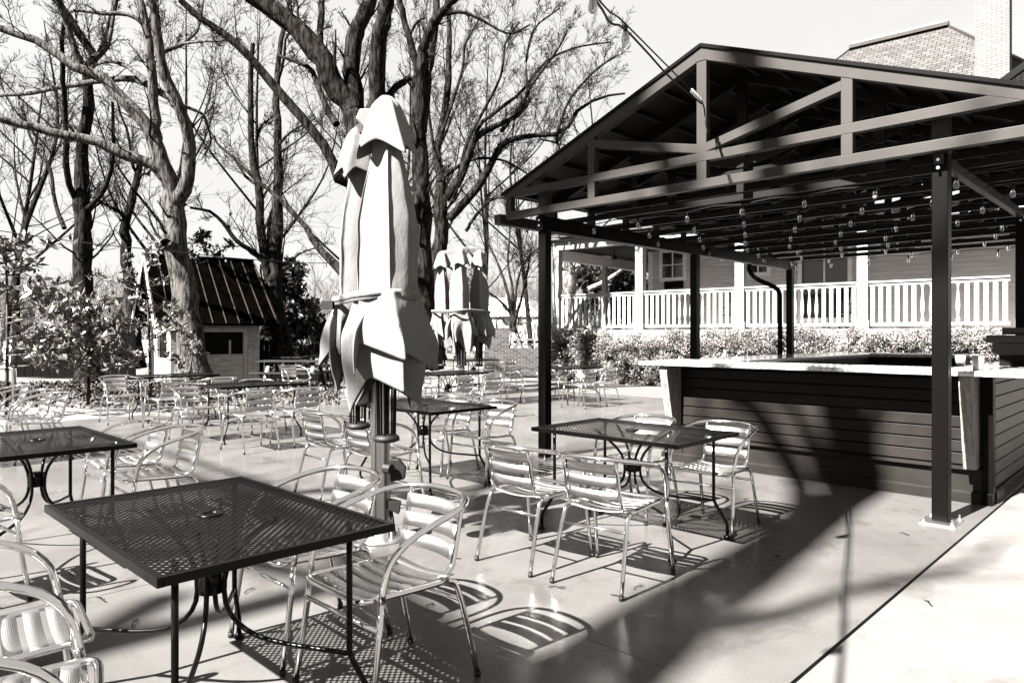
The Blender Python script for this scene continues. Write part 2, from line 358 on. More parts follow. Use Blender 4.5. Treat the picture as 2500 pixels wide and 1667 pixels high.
def post(u, v, w=.11):
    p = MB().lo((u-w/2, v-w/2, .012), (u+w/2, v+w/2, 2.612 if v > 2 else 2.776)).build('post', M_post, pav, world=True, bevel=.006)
    MB().lo((u-.14, v-.12, 0), (u+.14, v+.12, .012)).build('base_plate', M_steel, p).location = -pav.location
    b = MB()
    for a in (-1, 1):
        for c in (-1, 1): b.lathe((u+a*.11, v+c*.095, .012), [(.014, 0), (.014, .012), (.007, .012), (.007, .04)], 6)
    b.build('anchor_bolts', M_steel, p).location = -pav.location
for u, v in ((6.13, 5.43), (9.52, 5.43), (12.95, 5.43), (6.13, 1.41), (9.52, 1.41), (12.95, 1.41)): post(u, v)
for v in (5.43, 1.41):
    MB().lo((6.075, v-.055, 2.78), (6.185, v+.055, 3.10)).build('post_top', M_beam, pav, world=True)  # upper post ends in beam paint, without the painted shade
b = MB()
for u in (6.06, 9.45, 12.88):
    for v in (5.43, 1.41):
        for z in (2.67, 2.73): b.tube([(u-.035, v-.0, z), (u+.02, v, z)], .012, 6)
b.build('connection_bolts', M_steel, pav, world=True)
for q in (1,):
    b = MB(); b.lo((US-.05, 5.95, 2.73), (UB+.15, 6.05, 2.738)); b.lo((US-.05, 6.042, 2.738), (UB+.15, 6.05, 2.85)); b.lo((US-.05, 5.95, 2.738), (UB+.15, 5.956, 2.85))
    b.lo((US-.058, 5.95, 2.73), (US-.05, 6.05, 2.85)); g = b.build('gutter', M_beam, pav, world=True)
    b = MB(); b.tube(spline([(12.5, 6.0, 2.74), (12.5, 6.0, 2.6), (12.6, 5.9, 2.45), (12.75, 5.68, 2.32), (12.82, 5.58, 2.2), (12.83, 5.57, 1.9), (12.83, 5.57, .1)], 26), .045, 8)
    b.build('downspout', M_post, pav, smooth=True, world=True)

# security camera under the trusses
sx = P(2060, 519, 9.2)
cm = thing('security_camera', 'small pale security camera hanging under the pavilion trusses', 'camera', sx)
MB().tube([(0, 0, .12), (0, 0, .02)], .02, 8).build('mount', M_lamp, cm, smooth=True)
b = MB(); b.tube([(.08, 0, .02), (-.10, .02, -.04)], [.04, .045], 12); b.build('body', M_lamp, cm, smooth=True)
MB().tube([(-.10, .02, -.04), (-.115, .022, -.045)], .032, 12).build('lens', M_glass, cm, smooth=True)

# ---------------------------------------------------------------- bar
bar = thing('bar', 'dark boarded outdoor bar with pale granite counter under the pavilion', 'bar counter', (7.02, 1.28, 0))
b = MB()
b.lo((7.03, 1.30, .02), (7.60, 4.25, 1.083)); b.lo((7.601, 3.66, .02), (12.3, 4.25, 1.083)); b.lo((11.7, 2.45, .02), (12.3, 3.658, 1.083)); b.lo((7.601, 1.30, .02), (9.3, 1.9, 1.083))
b.build('carcass', M_dark, bar, world=True)
b = MB(); z = .305
while z < 1.06:
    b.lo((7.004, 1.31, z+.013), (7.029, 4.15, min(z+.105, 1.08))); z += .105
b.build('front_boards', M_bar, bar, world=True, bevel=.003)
b = MB(); b.lo((7.01, 1.31, .095), (7.029, 4.15, .288)); b.build('kick_panel', M_bar, bar, world=True)
b = MB(); b.prism([(6.960, .280), (6.960, .290), (7.028, .304), (7.028, .280)], 1, 1.31, 4.15)
b.prism([(6.965, .0), (6.965, .085), (6.98, .098), (7.028, .102), (7.028, 0)], 1, 1.31, 4.40)
b.build('base_trim', M_bar, bar, world=True, fix=True)
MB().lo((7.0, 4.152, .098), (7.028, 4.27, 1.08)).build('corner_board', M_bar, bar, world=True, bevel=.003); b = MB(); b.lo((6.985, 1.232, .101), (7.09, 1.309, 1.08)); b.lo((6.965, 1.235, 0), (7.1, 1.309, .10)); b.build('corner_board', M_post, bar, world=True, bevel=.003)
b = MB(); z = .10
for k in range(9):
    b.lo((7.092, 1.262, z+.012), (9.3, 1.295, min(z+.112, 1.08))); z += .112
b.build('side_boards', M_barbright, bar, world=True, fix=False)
b = MB(); b.lo((7.101, 1.225, 0), (9.3, 1.262, .098)); b.build('side_trim', M_bar, bar, world=True)
mg = mat('pale_granite', .12, .12, 0, .6, v2=.4, vscale=38, detail=8, t=.03, pos=(.36, .56))
b = MB(); b.lo((6.65, .85, 1.085), (7.35, 4.5, 1.125)); b.lo((7.351, 3.75, 1.085), (12.6, 4.5, 1.125)); b.lo((12.0, 2.4, 1.085), (12.6, 3.749, 1.125)); b.lo((7.351, .85, 1.085), (9.5, 1.6, 1.125))
b.build('countertop', mg, bar, world=True, bevel=.006)
for v in (4.165, 1.33):
    MB().prism([(7.0, 1.083), (6.70, 1.083), (6.70, 1.0), (6.86, .30), (7.0, .30)], 1, v, v+.09).build('bracket', M_wood, bar, world=True, fix=True, bevel=.004)
# service cabinet standing on the right wing
cx, cy = 8.25, 1.17
sv = thing('service_cabinet', 'dark wooden service cabinet standing on the right wing of the bar', 'cabinet', (cx, cy, 1.127))
MB().lo((-.20, -.22, 0), (.2, .2, .10)).build('plinth', M_dark, sv)
MB().lo((-.24, -.27, .102), (.24, .25, .215)).build('drawer', M_woodd, sv, bevel=.004)
MB().lo((-.27, -.31, .217), (.27, .29, .29)).build('top', M_woodd, sv, bevel=.004)
MB().lo((-.2, -.25, .292), (.2, .18, .36)).build('lid', M_woodd, sv, bevel=.004)
# small cup-like caddies on the back right counter
for i, (px, py) in enumerate(((2345, 884), (2388, 884))):
    d = F*(H-1.126)/(905-HZ) if i else F*(H-1.126)/(893-HZ)
    cc = thing('utensil_cup', ['short pale cup on the counter left of the service cabinet', 'taller pale cup on the counter next to the service cabinet'][i], 'cup', W((px-1250)/F*d, d, 1.127))
    MB().lathe((0, 0, 0), [(.03, 0), (.036, .0), (.045, .10+.02*i), (.038, .10+.02*i), (.03, .02)], 14).build('body', M_lamp, cc, smooth=True)

# ---------------------------------------------------------------- house with its porch (local x along the porch front, y into the house)
PX0 = UV(1.444, 22.5)
house = thing('house', 'pale sided house with railed wraparound porch and slate roof behind the pavilion', 'house', (PX0[0], PX0[1], 0), head(129.5))
def hl(px, py, ly):
    t = (px-1250)/F; d = (ly+.918+17.37)/(.636*t+.772); return ((t*d-1.444)*.772-(d-22.5)*.636, H-(py-HZ)/F*d)
BX = [0, 2.98, 5.96, 8.94, 11.92]
ZF = 1.56
MB().lo((-.25, -.12, ZF-.16), (12.1, 2.4, ZF)).build('porch_floor', M_white, house)
MB().lo((-.25, 2.401, ZF-.16), (3.1, 9, ZF)).build('side_porch_floor', M_white, house)
b = MB(); z = 0
while z < 1.38:
    b.add([(-.2, -.10, z), (12.1, -.10, z), (12.1, -.08, z+.15), (-.2, -.08, z+.15)], [(0, 1, 2, 3)]); z += .15
b.lo((-.18, -.07, 0), (12.05, .1, 1.39)); b.build('skirt_boards', M_white, house)
def column(x, y, w=.235, z1=4.1):
    c = MB().lo((x-w/2, y-w/2, ZF), (x+w/2, y+w/2, z1)).build('column', M_white, house, bevel=.01)
    MB().lo((x-w/2-.03, y-w/2-.03, ZF-.1), (x+w/2+.03, y+w/2+.03, ZF+.20)).build('column_base', M_white, c)
for x in BX[:4]: column(x, 0)
column(11.98, 0, .12)
for y in (1.62, 4.02, 6.6): column(.0, y+1.2, .16, 3.78)
MB().lo((-.16, -.13, 4.08), (12.6, .13, 4.42)).build('porch_fascia', M_white, house)
MB().lo((-.09, .131, 3.78), (.09, 9, 4.115)).build('side_beam', M_siding, house)
MB().lo((-.3, .132, 4.12), (12.6, 9, 4.16)).build('porch_ceiling', M_dark, house)
b = MB(); b.lo((-.35, -.36, 4.44), (12.6, -.24, 4.55)); b.build('porch_gutter', M_mast, house)
b = MB(); b.add([(-.4, -.38, 4.56), (12.6, -.38, 4.56), (12.6, 3.2, 5.4), (3, 3.2, 5.4), (-.4, 9, 4.56), (3, 9, 5.4)], [(0, 1, 2, 3), (0, 3, 5, 4)]); b.build('porch_roof', M_shing, house)
b = MB(); b.tube(spline([(-.16, -.25, 4.5), (-.2, -.2, 4.3), (-.25, -.1, 4.1), (-.26, -.08, 3.2), (-.26, -.08, .6), (-.26, -.3, .3)], 18), .05, 8); b.build('porch_downspout', M_iron, house, smooth=True)
def turned():
    b = MB(); b.lathe((0, 0, 0), [(.02, 0), (.045, .0), (.045, .07), (.02, .09), (.042, .12), (.022, .15), (.03, .17), (.05, .32), (.046, .46), (.03, .66), (.02, .82), (.03, .84), (.02, .86), (.04, .88), (.04, .935)], 10)
    return b
def flatb():
    b = MB(); b.lo((-.045, -.018, 0), (.045, .018, .935)); return b
tb = fb = None
for i in range(4):
    x0 = BX[i]+.12; x1 = BX[i+1]-.12
    r = bpy.data.objects.new('railing', None); sc.collection.objects.link(r); r.parent = house; r.location = (x0, 0, ZF)
    w = x1-x0
    MB().lo((0, -.07, 1.075), (w, .07, 1.115)).build('top_rail', M_white, r); MB().lo((0, -.035, 1.00), (w, .035, 1.068)).build('sub_rail', M_white, r)
    MB().lo((0, -.04, .065), (w, .04, .14)).build('bottom_rail', M_white, r)
    n = 16
    for k in range(n):
        xx = (k+.5)/n*w; tu = 6 <= k <= 10
        src = tb if tu else fb
        if src is None:
            o = (turned() if tu else flatb()).build('baluster', M_white, r, smooth=tu)
            if tu: tb = o
            else: fb = o
            for vtx in o.data.vertices: vtx.co.z = vtx.co.z*(.86/.935)
        else:
            o = src.copy(); sc.collection.objects.link(o); o.parent = r
        o.location = (xx, 0, .14)
# lap siding wall behind the porch
wx0 = hl(1585, 650, 2.4)[0]
b = MB(); z = ZF
while z < 6.6:
    b.add([(wx0, 2.36, z), (14.5, 2.36, z), (14.5, 2.42, z+.125), (wx0, 2.42, z+.125), (wx0, 2.425, z), (14.5, 2.425, z)], [(0, 1, 2, 3), (0, 4, 5, 1)])
    z += .125
b.build('wall_siding', M_siding, house)
MB().lo((wx0, 2.43, ZF-.2), (14.5, 12, 6.6)).build('wall', M_siding, house)
MB().lo((wx0-.02, 2.37, ZF), (wx0+.14, 2.43, 4.42)).build('corner_trim', M_siding, house)
def opening(name, x0, x1, y0, y1, pane_name='pane'):
    a = hl(x0, y0, 2.37); c = hl(x1, y1, 2.37); xa, xb = a[0], c[0]; zt, zb = a[1], c[1]
    o = MB().lo((xa, 2.355, zb), (xb, 2.37, zt)).build(name, M_glass if name != 'porch_door' else M_glass, house)
    b = MB(); t = .11
    b.lo((xa-t, 2.33, zb-t), (xa, 2.42, zt+t)); b.lo((xb, 2.33, zb-t), (xb+t, 2.42, zt+t)); b.lo((xa, 2.33, zt), (xb, 2.42, zt+t)); b.lo((xa, 2.33, zb-t), (xb, 2.42, zb))
    xm = (xa+xb)/2; b.lo((xm-.02, 2.335, zb), (xm+.02, 2.354, zt)); zm = (zt+zb)/2
    b.lo((xa, 2.34, zm-.015), (xm-.02, 2.353, zm+.015)); b.lo((xm+.02, 2.34, zm-.015), (xb, 2.353, zm+.015))
    b.build('frame', M_siding, o)
opening('window', 1618, 1668, 618, 676)
opening('window', 1830, 1873, 600, 664)
opening('porch_door', 1958, 2070, 610, 775)
opening('window', 2150, 2234, 560, 610)
a = hl(1622, 688, 2.36); c = hl(1668, 703, 2.36)
MB().lo((a[0], 2.34, c[1]), (c[0], 2.38, a[1])).build('wall_vent', M_dark, house)
# upper storey and slate hip roof
MB().lo((3.2, 5.0, 6.6), (12.6, 14.5, 7.0)).build('upper_wall', M_siding, house)
zr, ze = 12.0, 6.5; rl, rr2, ry = 6.36, 9.2, 9.77; e0, e1, f0, f1 = rl-5.1, rr2+5.1, ry-5.1, ry+5.1
b = MB()
def slope(q, uvs): b.add(q, [tuple(range(len(q)))], [uvs])
sl_ = math.hypot(5.1, 5.5)
slope([(e0, f0, ze), (e1, f0, ze), (rr2, ry, zr), (rl, ry, zr)], [(e0, 0), (e1, 0), (rr2, sl_), (rl, sl_)])
slope([(e1, f0, ze), (e1, f1, ze), (rr2, ry, zr)], [(f0, 0), (f1, 0), (ry, sl_)])
slope([(e0, f1, ze), (e0, f0, ze), (rl, ry, zr)], [(f1, 0), (f0, 0), (ry, sl_)])
slope([(e1, f1, ze), (e0, f1, ze), (rl, ry, zr), (rr2, ry, zr)], [(e1, 0), (e0, 0), (rl, sl_), (rr2, sl_)])
rf = b.build('roof', M_shing, house)
b = MB(); b.prism([(ry-.26, zr-.13), (ry, zr+.10), (ry+.26, zr-.13), (ry, zr-.02)], 0, rl-.15, rr2+.15); b.prism([(ry-.03, zr+.07), (ry, zr+.16), (ry+.03, zr+.07)], 0, rl-.1, rr2+.1)
b.build('ridge_cap', M_beam, rf, fix=True)
MB().bar((rr2+.05, ry-.02, zr-.02), (e1, f0, ze+.03), .12, .05).build('hip_flashing', M_beam, rf); MB().bar((rl-.05, ry-.02, zr-.02), (e0, f0, ze+.03), .12, .05).build('hip_flashing', M_beam, rf)
cb = MB()
def boxuv(b, x0, x1, y0, y1, z0, z1):
    for q, uvs in (([(x0, y0, z0), (x1, y0, z0), (x1, y0, z1), (x0, y0, z1)], (x0, x1)), ([(x1, y0, z0), (x1, y1, z0), (x1, y1, z1), (x1, y0, z1)], (y0, y1)),
                   ([(x1, y1, z0), (x0, y1, z0), (x0, y1, z1), (x1, y1, z1)], (x1, x0)), ([(x0, y1, z0), (x0, y0, z0), (x0, y0, z1), (x0, y1, z1)], (y1, y0))):
        b.add(q, [(0, 1, 2, 3)], [[(uvs[0], z0), (uvs[1], z0), (uvs[1], z1), (uvs[0], z1)]])
    b.add([(x0, y0, z1), (x1, y0, z1), (x1, y1, z1), (x0, y1, z1)], [(0, 1, 2, 3)], [[(x0, y0), (x1, y0), (x1, y1), (x0, y1)]])
boxuv(cb, 10.62, 11.40, 5.0, 5.75, 6.0, 12.6); cb.build('chimney', M_brick, rf)
b = MB(); g0, gz = 12.7, 8.72
slope([(g0, 3.6, gz), (g0+3, 3.6, gz-1.9), (g0+3, 9, gz-1.9), (g0, 9, gz)], [(0, 0), (0, 3.5), (5.4, 3.5), (5.4, 0)])
slope([(g0-2.2, 3.6, gz-1.4), (g0, 3.6, gz), (g0, 9, gz), (g0-2.2, 9, gz-1.4)], [(0, 3.5), (0, 0), (5.4, 0), (5.4, 3.5)])
b.build('side_roof', M_shing, house)
MB().bar((g0-2.2, 3.5, gz-1.45), (g0+.02, 3.5, gz-.03), .2, .16).build('rake_board', M_iron, house); MB().bar((g0-.02, 3.5, gz-.03), (g0+3, 3.5, gz-1.95), .2, .16).build('rake_board', M_iron, house)
# ceiling fan
fx = hl(1500, 600, 1.2)[0]
fan = thing('ceiling_fan', 'dark ceiling fan with pale blades under the porch ceiling', 'ceiling fan', (0, 0, 0)); 
hm = Matrix.Translation(house.location) @ Matrix.Rotation(head(129.5), 4, 'Z')
def hw(x, y, z): return tuple(hm @ Vector((x, y, z)))
fan.location = hw(fx, 1.2, 4.12); fan.rotation_euler = (0, 0, .7)
MB().lathe((0, 0, -.32), [(.02, 0), (.09, .02), (.10, .1), (.02, .13), (.012, .32)], 12).build('motor', M_iron, fan, smooth=True)
for k in range(5):
    a = k*2*math.pi/5; MB().box((math.cos(a)*.42, math.sin(a)*.42, -.25), (.55, .12, .008), rz=a, rx=.2).build('blade', M_wood, fan)
def rocker(px, ly, lab, rot):
    x = hl(px, 780, ly)[0]
    r = thing('rocking_chair', lab, 'rocking chair', hw(x, ly, ZF), head(129.5)+rot, 'rocking chairs on the porch')
    MB().lo((-.27, -.25, .40), (.27, .25, .43)).build('seat', M_iron, r)
    b = MB()
    for k in range(6): b.bar((-.22+.088*k, .24, .43), (-.22+.088*k, .36, 1.08), .05, .012, up=(0, 1, 0))
    b.bar((-.27, .36, 1.1), (.27, .36, 1.1), .02, .09); b.build('backrest', M_iron, r)
    for s in (-1, 1):
        MB().bar((s*.27, -.24, .03), (s*.27, -.24, .63), .035, .035).build('leg', M_iron, r)
        MB().bar((s*.27, .24, .03), (s*.27, .34, 1.12), .035, .035).build('leg', M_iron, r)
        MB().lo((s*.27-.04, -.3, .63), (s*.27+.04, .32, .655)).build('armrest', M_iron, r)
        MB().tube(spline([(s*.27, -.5, .07), (s*.27, -.2, .015), (s*.27, .2, .015), (s*.27, .6, .09)], 10), .018, 6).build('runner', M_iron, r)
rocker(1790, 1.3, 'dark rocking chair behind the porch rail, near the middle window', .2)
rocker(2060, 1.3, 'dark rocking chair behind the porch rail, in front of the dark door', -.3)
rocker(1590, 1.5, 'dark rocking chair behind the porch rail, next to the second porch column', .5)
# ---------------------------------------------------------------- chairs
def make_chair(loc, th, label, group):
    t = thing('armchair', label, 'chair', loc, head(th)-math.pi/2, group)
    r = .0125
    def mir(p): return [(-x, y, z) for x, y, z in p]
    FL = [(.262, .262, .012), (.252, .225, .25), (.247, .205, .44)]
    AR = [(.247, .205, .44), (.250, .190, .52), (.256, .165, .585), (.268, .10, .645), (.275, .0, .685), (.268, -.12, .712), (.238, -.21, .728), (.17, -.275, .738), (.08, -.305, .742), (0, -.312, .743)]
    a = spline(AR, 22); arm = a+[(-x, y, z) for x, y, z in a[-2::-1]]
    MB().tube(arm, r*1.05, 8).build('armrest', M_alu, t, smooth=True)
    for s in (0, 1):
        f = mir(FL) if s else FL
        l = MB().tube(spline(f, 4), r, 8).build('leg', M_alu, t, smooth=True); MB().lathe((f[0][0], f[0][1], 0), [(.013, 0), (.0145, .004), (.0145, .022)], 8).build('foot_cap', M_rub, l, smooth=True)
        q = [(.225, -.295, .012), (.214, -.235, .26), (.208, -.205, .365), (.204, -.185, .41), (.203, -.15, .428), (.205, 0, .432), (.208, .19, .442), (.20, .235, .442), (.17, .252, .440)]
        q = mir(q) if s else q
        l = MB().tube(spline(q[:5], 12), r, 8).build('leg', M_alu, t, smooth=True); MB().lathe((q[0][0], q[0][1], 0), [(.013, 0), (.0145, .004), (.0145, .022)], 8).build('foot_cap', M_rub, l, smooth=True)
    q = [(.203, -.15, .428), (.205, 0, .432), (.208, .17, .442), (.205, .225, .442), (.17, .25, .440), (.08, .253, .438), (0, .253, .437)]
    a = spline(q, 18); MB().tube(a+[(-x, y, z) for x, y, z in a[-2::-1]], r, 8).build('seat_frame', M_alu, t, smooth=True)
    for s in (-1, 1):
        b = MB(); b.tube(spline([(s*.175, -.08, .428), (s*.172, -.14, .432), (s*.172, -.185, .455), (s*.173, -.21, .50), (s*.170, -.262, .735)], 14), r*.85, 8)
        b.build('back_upright', M_alu, t, smooth=True)
    b = MB()
    for k in range(6):
        y0 = .205-k*.0685; 
        def fn(u, v, y0=y0):
            x = -.2+.4*u; sag = .022*(1-(x/.2)**2); return (x, y0-.050*v, .448-sag+.004*math.sin(v*math.pi)-.006*(abs(x) > .19))
        b.grid(fn, 10, 1)
    b.build('seat', M_slat, t, smooth=True, solid=.004)
    b = MB()
    for k in range(3):
        zc = .492+k*.079
        def fn(u, v, zc=zc):
            x = -.176+.352*u; z = zc+.058*v; y = -.205-.057*(z-.5)/.235-.028*(1-(x/.176)**2)+.012; return (x, y, z)
        b.grid(fn, 10, 1)
    b.build('backrest', M_slat, t, smooth=True, solid=.003)
    b = MB().tube([(-.25, .222, .345), (.25, .222, .345)], .009, 8).build('stretcher', M_alu, t, smooth=True)
    b = MB().tube([(-.21, -.212, .335), (.21, -.212, .335)], .009, 8).build('stretcher', M_alu, t, smooth=True)
    return t
chair0 = None
def chair(X, d, th, label, group):
    global chair0
    loc = W(X, d, .003)
    if chair0 is None:
        chair0 = make_chair(loc, th, label, group); return chair0
    c = copy_tree(chair0); c.location = loc; c.rotation_euler = (0, 0, head(th)-math.pi/2); c['label'] = label; c['group'] = group
    return c
UHD, VHD = 44.2, -45.8
g = 'aluminium slat armchairs on the patio'
chair(-.51, 2.89, 224, 'aluminium armchair in front of the near perforated table, its curved back toward the bar side', g)
chair(-.95, 3.32, 226, 'aluminium armchair half hidden by the near table, just left of the umbrella mast base', g)
chair(.588, 4.15, 38, 'aluminium armchair seen from behind, the one nearest the viewer at the table before the bar', g)
chair(.144, 4.52, 43, 'aluminium armchair seen from behind, left one of the pair at the table before the bar', g)
chair(1.495, 5.26, 221, 'aluminium armchair close to the bar front boards, facing the table before the bar', g)
chair(.985, 5.65, 223, 'aluminium armchair behind the table before the bar, beside the left corner bracket of the bar', g)
chair(-.27, 7.0, 222, 'aluminium armchair right of the small-looking table behind the folded umbrella', g)
chair(-.72, 7.45, 224, 'aluminium armchair partly hidden by the tabletop right of the folded umbrella', g)
chair(-1.58, 6.4, 46, 'aluminium armchair seen from behind, left of the umbrella mast under its drooping fabric', g)
chair(-1.10, 5.94, 46, 'aluminium armchair standing right behind the umbrella mast', g)
chair(-2.53, 5.03, 226, 'aluminium armchair at the left table, nearer of the two on its right side', g)
chair(-3.0, 5.5, 225, 'aluminium armchair at the left table, farther of the two on its right side', g)
chair(-1.67, 2.28, 52, 'aluminium armchair cut by the left picture edge, behind the near table corner', g)
chair(-1.36, 1.83, 60, 'aluminium armchair in the bottom left corner, its arms ending below the near table', g)
chair(-2.95, 3.75, 38, 'aluminium armchair cut by the left picture edge beneath the left table', g)
chair(-5.4, 8.06, 225, 'aluminium armchair in the left cluster by the lawn, nearest the left table', g)
chair(-5.86, 8.5, 224, 'aluminium armchair in the left cluster by the lawn, second from the right', g)
chair(-6.7, 9.3, 226, 'aluminium armchair in the left cluster by the lawn, farthest back', g)
chair(-3.23, 8.76, -46, 'aluminium armchair seen from behind, left one before the long dark table in the middle left', g)
chair(-2.78, 9.23, -46, 'aluminium armchair seen from behind, right one before the long dark table in the middle left', g)
chair(-4.28, 9.55, 134, 'aluminium armchair at the left end of the long dark table in the middle left', g)
chair(-3.72, 10.5, 135, 'aluminium armchair on the far side of the long dark table in the middle left', g)
chair(-5.28, 10.85, -47, 'aluminium armchair seen from behind at the rear table in front of the shed', g)
chair(-6.36, 11.5, 134, 'aluminium armchair at the left end of the rear table in front of the shed', g)
chair(-4.75, 11.35, -46, 'aluminium armchair half hidden at the right end of the rear table near the shed', g)
chair(-4.7, 15.3, 134, 'distant aluminium armchair left of the far table, near the picnic tables', g)
chair(-3.75, 16.2, 135, 'distant aluminium armchair at the far table just left of the folded umbrella', g)
chair(-.93, 11.7, -46, 'aluminium armchair seen from behind, left one before the table by the far folded umbrella', g)
chair(-.49, 12.15, -46, 'aluminium armchair seen from behind, right one before the table by the far folded umbrella', g)
chair(-1.65, 13.3, 134, 'aluminium armchair behind the table by the far folded umbrella', g)
chair(-.72, 17.7, -44, 'far aluminium armchair by the planting bed, left of its twin', g)
chair(-.22, 18.3, -46, 'far aluminium armchair by the planting bed, right of its twin', g)
chair(.24, 14.8, 133, 'aluminium armchair just left of the left pavilion post, facing the hedge table', g)
chair(1.34, 13.87, -46, 'aluminium armchair seen from behind, left one at the table in front of the hedge', g)
chair(1.82, 14.4, -47, 'aluminium armchair seen from behind, right one at the table in front of the hedge', g)
chair(1.02, 15.7, 134, 'aluminium armchair behind the table in front of the hedge, cut by the post', g)
chair(-1.95, 14.2, 130, 'aluminium armchair half hidden left of the far folded umbrella', g)

# ---------------------------------------------------------------- tables
def make_table(loc, th, label, group):
    t = thing('patio_table', label, 'table', loc, head(th), group)       # local x along the long side
    lx, ly = .61, .405
    tp = MB(); tp.lo((-lx+.02, -ly+.02, .7355), (lx-.02, ly-.02, .7385)); tp = tp.build('tabletop', M_perf, t)
    b = MB()
    for s in (-1, 1):
        b.lo((-lx, s*ly, .712), (lx, s*(ly-.022), .741)); b.lo((s*(lx-.0), -ly+.0112, .7125), (s*(lx-.022), ly-.0112, .7405))
    b.build('rim', M_iron, t, bevel=.0015)
    MB().lathe((0, 0, .739), [(.028, -.02), (.05, 0), (.05, .004), (.03, .006), (.026, .0), (.026, -.02)], 20).build('umbrella_ring', M_iron, t, smooth=True)
    for sx_, sy_ in ((1, 1), (1, -1), (-1, 1), (-1, -1)):
        x, y = sx_*(lx-.14), sy_*(ly-.10); ox, oy = sx_*.075, sy_*.055
        l = MB().tube([(x, y, .735), (x, y, .50), (x, y, .27), (x+ox*.15, y+oy*.15, .235), (x+ox*.85, y+oy*.85, .125), (x+ox, y+oy, .09), (x+ox, y+oy, .02)], .0115, 8).build('leg', M_iron, t, smooth=True)
        MB().lathe((x+ox, y+oy, 0), [(.02, 0), (.026, .004), (.026, .012), (.014, .02), (.012, .03)], 10).build('glide', M_iron, l, smooth=True)
        pts = spline([(x*.50, y*.46, .735), (x*.34, y*.34, .68), (x*.15, y*.17, .58), (x*.09, y*.11, .48), (x*.12, y*.14, .38), (x*.26, y*.28, .31), (x*.5, y*.52, .275), (x, y, .262)], 18)
        MB().tube(pts, .0095, 8).build('brace', M_iron, t, smooth=True)
    MB().lathe((0, 0, .44), [(.03, 0), (.045, .004), (.045, .09), (.03, .095)], 12).build('hub', M_iron, t, smooth=True)
    return t
tab0 = None
def table(X, d, th, label):
    global tab0
    g = 'black perforated metal patio tables'
    if tab0 is None: tab0 = make_table(W(X, d, .003), th, label, g); return tab0
    c = copy_tree(tab0); c.location = W(X, d, .003); c.rotation_euler = (0, 0, head(th)); c['label'] = label; return c
table(-1.14, 2.68, 134.2, 'black perforated metal table nearest the viewer, largest in the picture')
table(.86, 5.06, 134.2, 'black perforated metal table in front of the bar, with backs of two chairs before it')
table(-3.06, 4.56, 134.2, 'black perforated metal table cut by the left picture edge')
table(-.86, 6.89, 134.2, 'black perforated metal table half covered by the drooping umbrella fabric')
table(-3.6, 9.8, UHD, 'long dark metal table in the middle left with two chair backs before it')
table(-5.72, 12.0, UHD, 'dark metal table farthest back on the left, in front of the shed')
table(-3.9, 16.2, UHD, 'small distant metal table between the shed and the folded umbrella')
table(-1.145, 12.7, UHD, 'black metal table in front of the far folded umbrella')
table(1.25, 15.0, UHD, 'dark metal table before the hedge, right of the left pavilion post')
table(-1.05, 19.4, UHD, 'tiny far metal table near the garden wall')
table(-6.25, 7.7, 134.2, 'dark metal table at the far left edge by the lawn, only a corner in view')

# ---------------------------------------------------------------- folded umbrellas
def pleated(cx, cy, rg, n, rows, prof, soft=0, jit=.25, over=.0, hem=None, m=9, seed=0, wr=.005):
    """pleated cloth: straight fabric between alternating ridges and valleys; prof(t) -> (z, r_ridge, r_valley, overlap)"""
    sp = 2*math.pi/n; off = rg.uniform(0, 6.28)
    R_ = [(off+sp*(k+rg.uniform(-jit, jit)), rg.uniform(.86, 1.10), rg.uniform(-.12, .12)) for k in range(n)]
    V_ = [(off+sp*(k+.5+rg.uniform(-jit, jit)*.6), rg.uniform(.82, 1.15), rg.uniform(.5, 1.0)) for k in range(n)]
    ph = [rg.uniform(0, 6.28) for _ in range(4)]
    vs = []
    for j in range(rows+1):
        t = j/rows; ring = []
        for k in range(n):
            for kind in (0, 1):
                a, f, q = (R_ if kind == 0 else V_)[k]
                h = hem[(2*k+kind) % len(hem)] if hem else 1.0
                z, ro, ri, ov = prof(t*h if hem else t)
                if kind == 0: ring.append(((a+q*t)+ov*sp*.25*t, ro*(1+(f-1)*min(1, t*3)), z))
                else: ring.append((a-ov*sp*q, ri*(1+(f-1)*min(1, t*3)), z))
        row = []; L_ = len(ring)
        P_ = [(r*math.cos(a), r*math.sin(a), z) for a, r, z in ring]
        for k in range(L_):
            p, q = P_[k], P_[(k+1) % L_]
            for i in range(m):
                u = i/m; w = u*u*(3-2*u)*.35+u*.65
                x = p[0]+(q[0]-p[0])*w; y = p[1]+(q[1]-p[1])*w; z = p[2]+(q[2]-p[2])*w
                r = math.hypot(x, y)+1e-6; th = math.atan2(y, x)
                d = wr*(math.sin(7*z*3.1+3*th+ph[0])*.5+math.sin(17*z+5*th+ph[1])*.35+math.sin(31*z-4*th+ph[2])*.2)*min(1, t*4)
                b_ = math.sin(math.pi*u)*.008*math.sin(3*z+k*2.1+ph[3])
                row.append((cx+x*(1+(d+b_)/r), cy+y*(1+(d+b_)/r), z))
        if soft:
            a_ = np.array(row)
            for _ in range(int(soft*(.4+.6*min(1, t*2)))): a_ = .5*a_+.25*(np.roll(a_, 1, 0)+np.roll(a_, -1, 0))
            row = [tuple(q_) for q_ in a_]
        vs.append(row)
    w_ = len(vs[0]); fs = [(j*w_+i, j*w_+(i+1) % w_, (j+1)*w_+(i+1) % w_, (j+1)*w_+i) for j in range(rows) for i in range(w_)]
    b = MB(); b.add([p for r in vs for p in r], fs); return b
